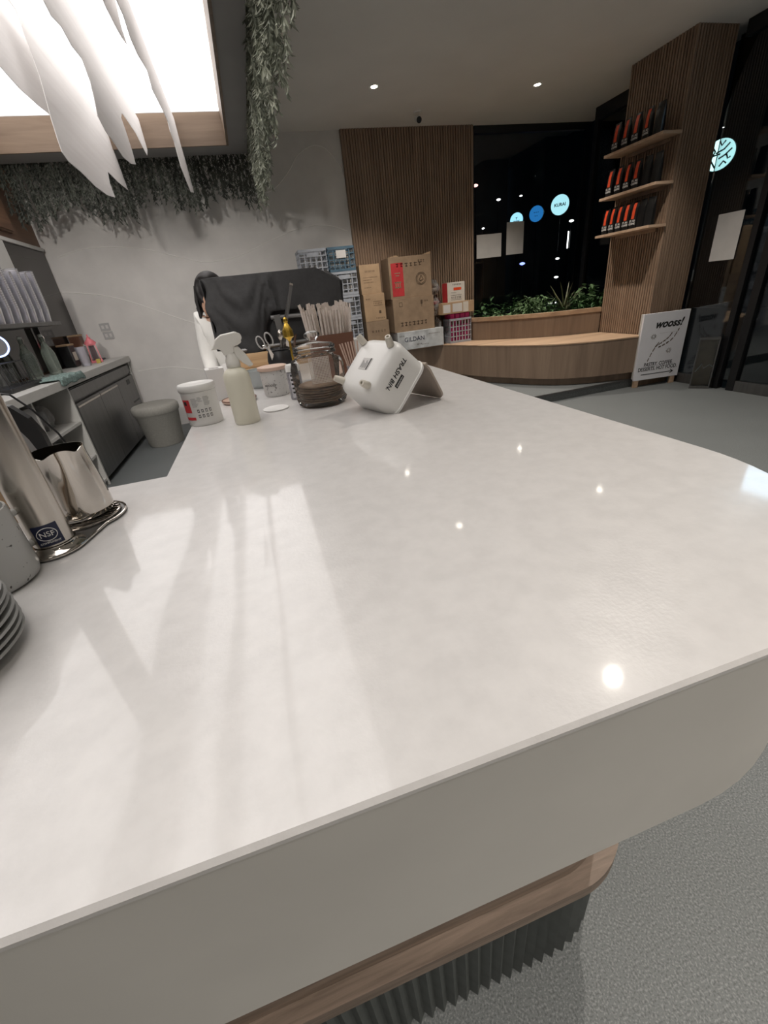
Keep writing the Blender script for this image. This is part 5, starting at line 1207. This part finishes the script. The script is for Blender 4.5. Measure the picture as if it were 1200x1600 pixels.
# dark buildings
def building(label, x0, x1, y0, y1, h, wins, face):
    r = thing('building', label, 'building', (x0, y0, -.12)); MB().box(0, x1-x0, 0, y1-y0, 0, h).obj('wall', M['night'], r)
    for (a, z, w, hh, col, s) in wins:
        if face == 'y': MB().box(a, a+w, -.03, -.001, z, z+hh).obj('lit_window', emis('window_glow', col, s), r)
        else: MB().box(-.03, -.001, a, a+w, z, z+hh).obj('lit_window', emis('window_glow', col, s), r)
    return r
building('dark shop building across the street beyond the back window', 2, 22, 18, 24, 7, [(3.2, 3.2, .35, .12, (1, .5, .4), 1.4), (4.6, 2.6, .22, .10, (1, 1, 1), 1.2), (6.5, 2.9, .10, .08, (1, 1, 1), 2), (13.2, 1.2, .20, .9, (.5, .8, .9), .8), (13.0, .2, .10, .8, (1, .9, .8), 2), (9.0, .1, .35, .06, (1, 1, 1), 1.5), (6.6, -.0+.15, .25, .5, (.3, .3, 1), .8), (11.0, .3, .4, .05, (1, .95, .9), 1.4)], 'y')
building('dark shop building across the street beyond the right hand glass', 14, 18, -8, 14, 7, [(11.6, 2.5, .7, .05, (1, 1, 1), 2), (14.2, 2.7, .5, .14, (.7, .9, 1), 1.8), (15, 2.2, .5, .05, (1, 1, 1), 1.5), (15.6, 1.7, .4, .06, (1, .9, .8), 1.5), (13.0, 1.95, .9, .03, (1, 1, 1), 1)], 'x')
def spotlamp(label, p, s, mt):
    o = thing('street_lamp', label, 'lamp', p); MB().lathe([(s*.3, -s*.5), (s, -s*.2), (s, s*.2), (s*.3, s*.5)], 10).obj('globe', mt, o); MB().tube([(0, 0, -s*.51), (0, 0, -.12-p.z)], .02, 6).obj('post', M['blackmat'], o)
EW = emis('street_lamp_glow', (1, .95, .9), 3); EB = emis('blue_shop_glow', (.25, .3, 1), 2); ER = emis('red_shop_glow', (1, .45, .4), 1.6)
# street furniture seen through the back window
for k, (px, py, y, s, mt, lab) in enumerate([(743, 290, 17, .09, ER, 'small reddish lit lamp at the left edge of the back window'), (779, 312, 17, .07, EW, 'small white lamp left of the papers in the back window'), (814, 306, 17, .05, EW, 'tiny white lamp above the portrait paper'), (755, 357, 17, .05, EW, 'tiny white lamp above the landscape paper'), (816, 412, 12, .07, EB, 'blue glowing light just below the portrait paper'), (871, 404, 12, .05, EW, 'tiny white lamp right of the papers low in the window'), (933, 400, 11, .07, EW, 'white car-like light beside the column in the window'), (869, 433, 11, .05, EW, 'small white light low above the plants'), (893, 345, 16, .08, EW, 'white shop light right of the round signs')]): spotlamp(lab, far(px, py, y), s, mt)
p = far(886, 388, 16); o = thing('tube_lamp', '', 'lamp', p); MB().box(0, .03, 0, .03, 0, .55, .005).obj('tube', EW, o); MB().box(0, .05, 0, .05, -.12-p.z, -.001).obj('post', M['blackmat'], o); tag(o, 'thin vertical white tube lamp right of the round signs outside', 'lamp')
print('TRIS', sum(len(me.polygons) for me in bpy.data.meshes))
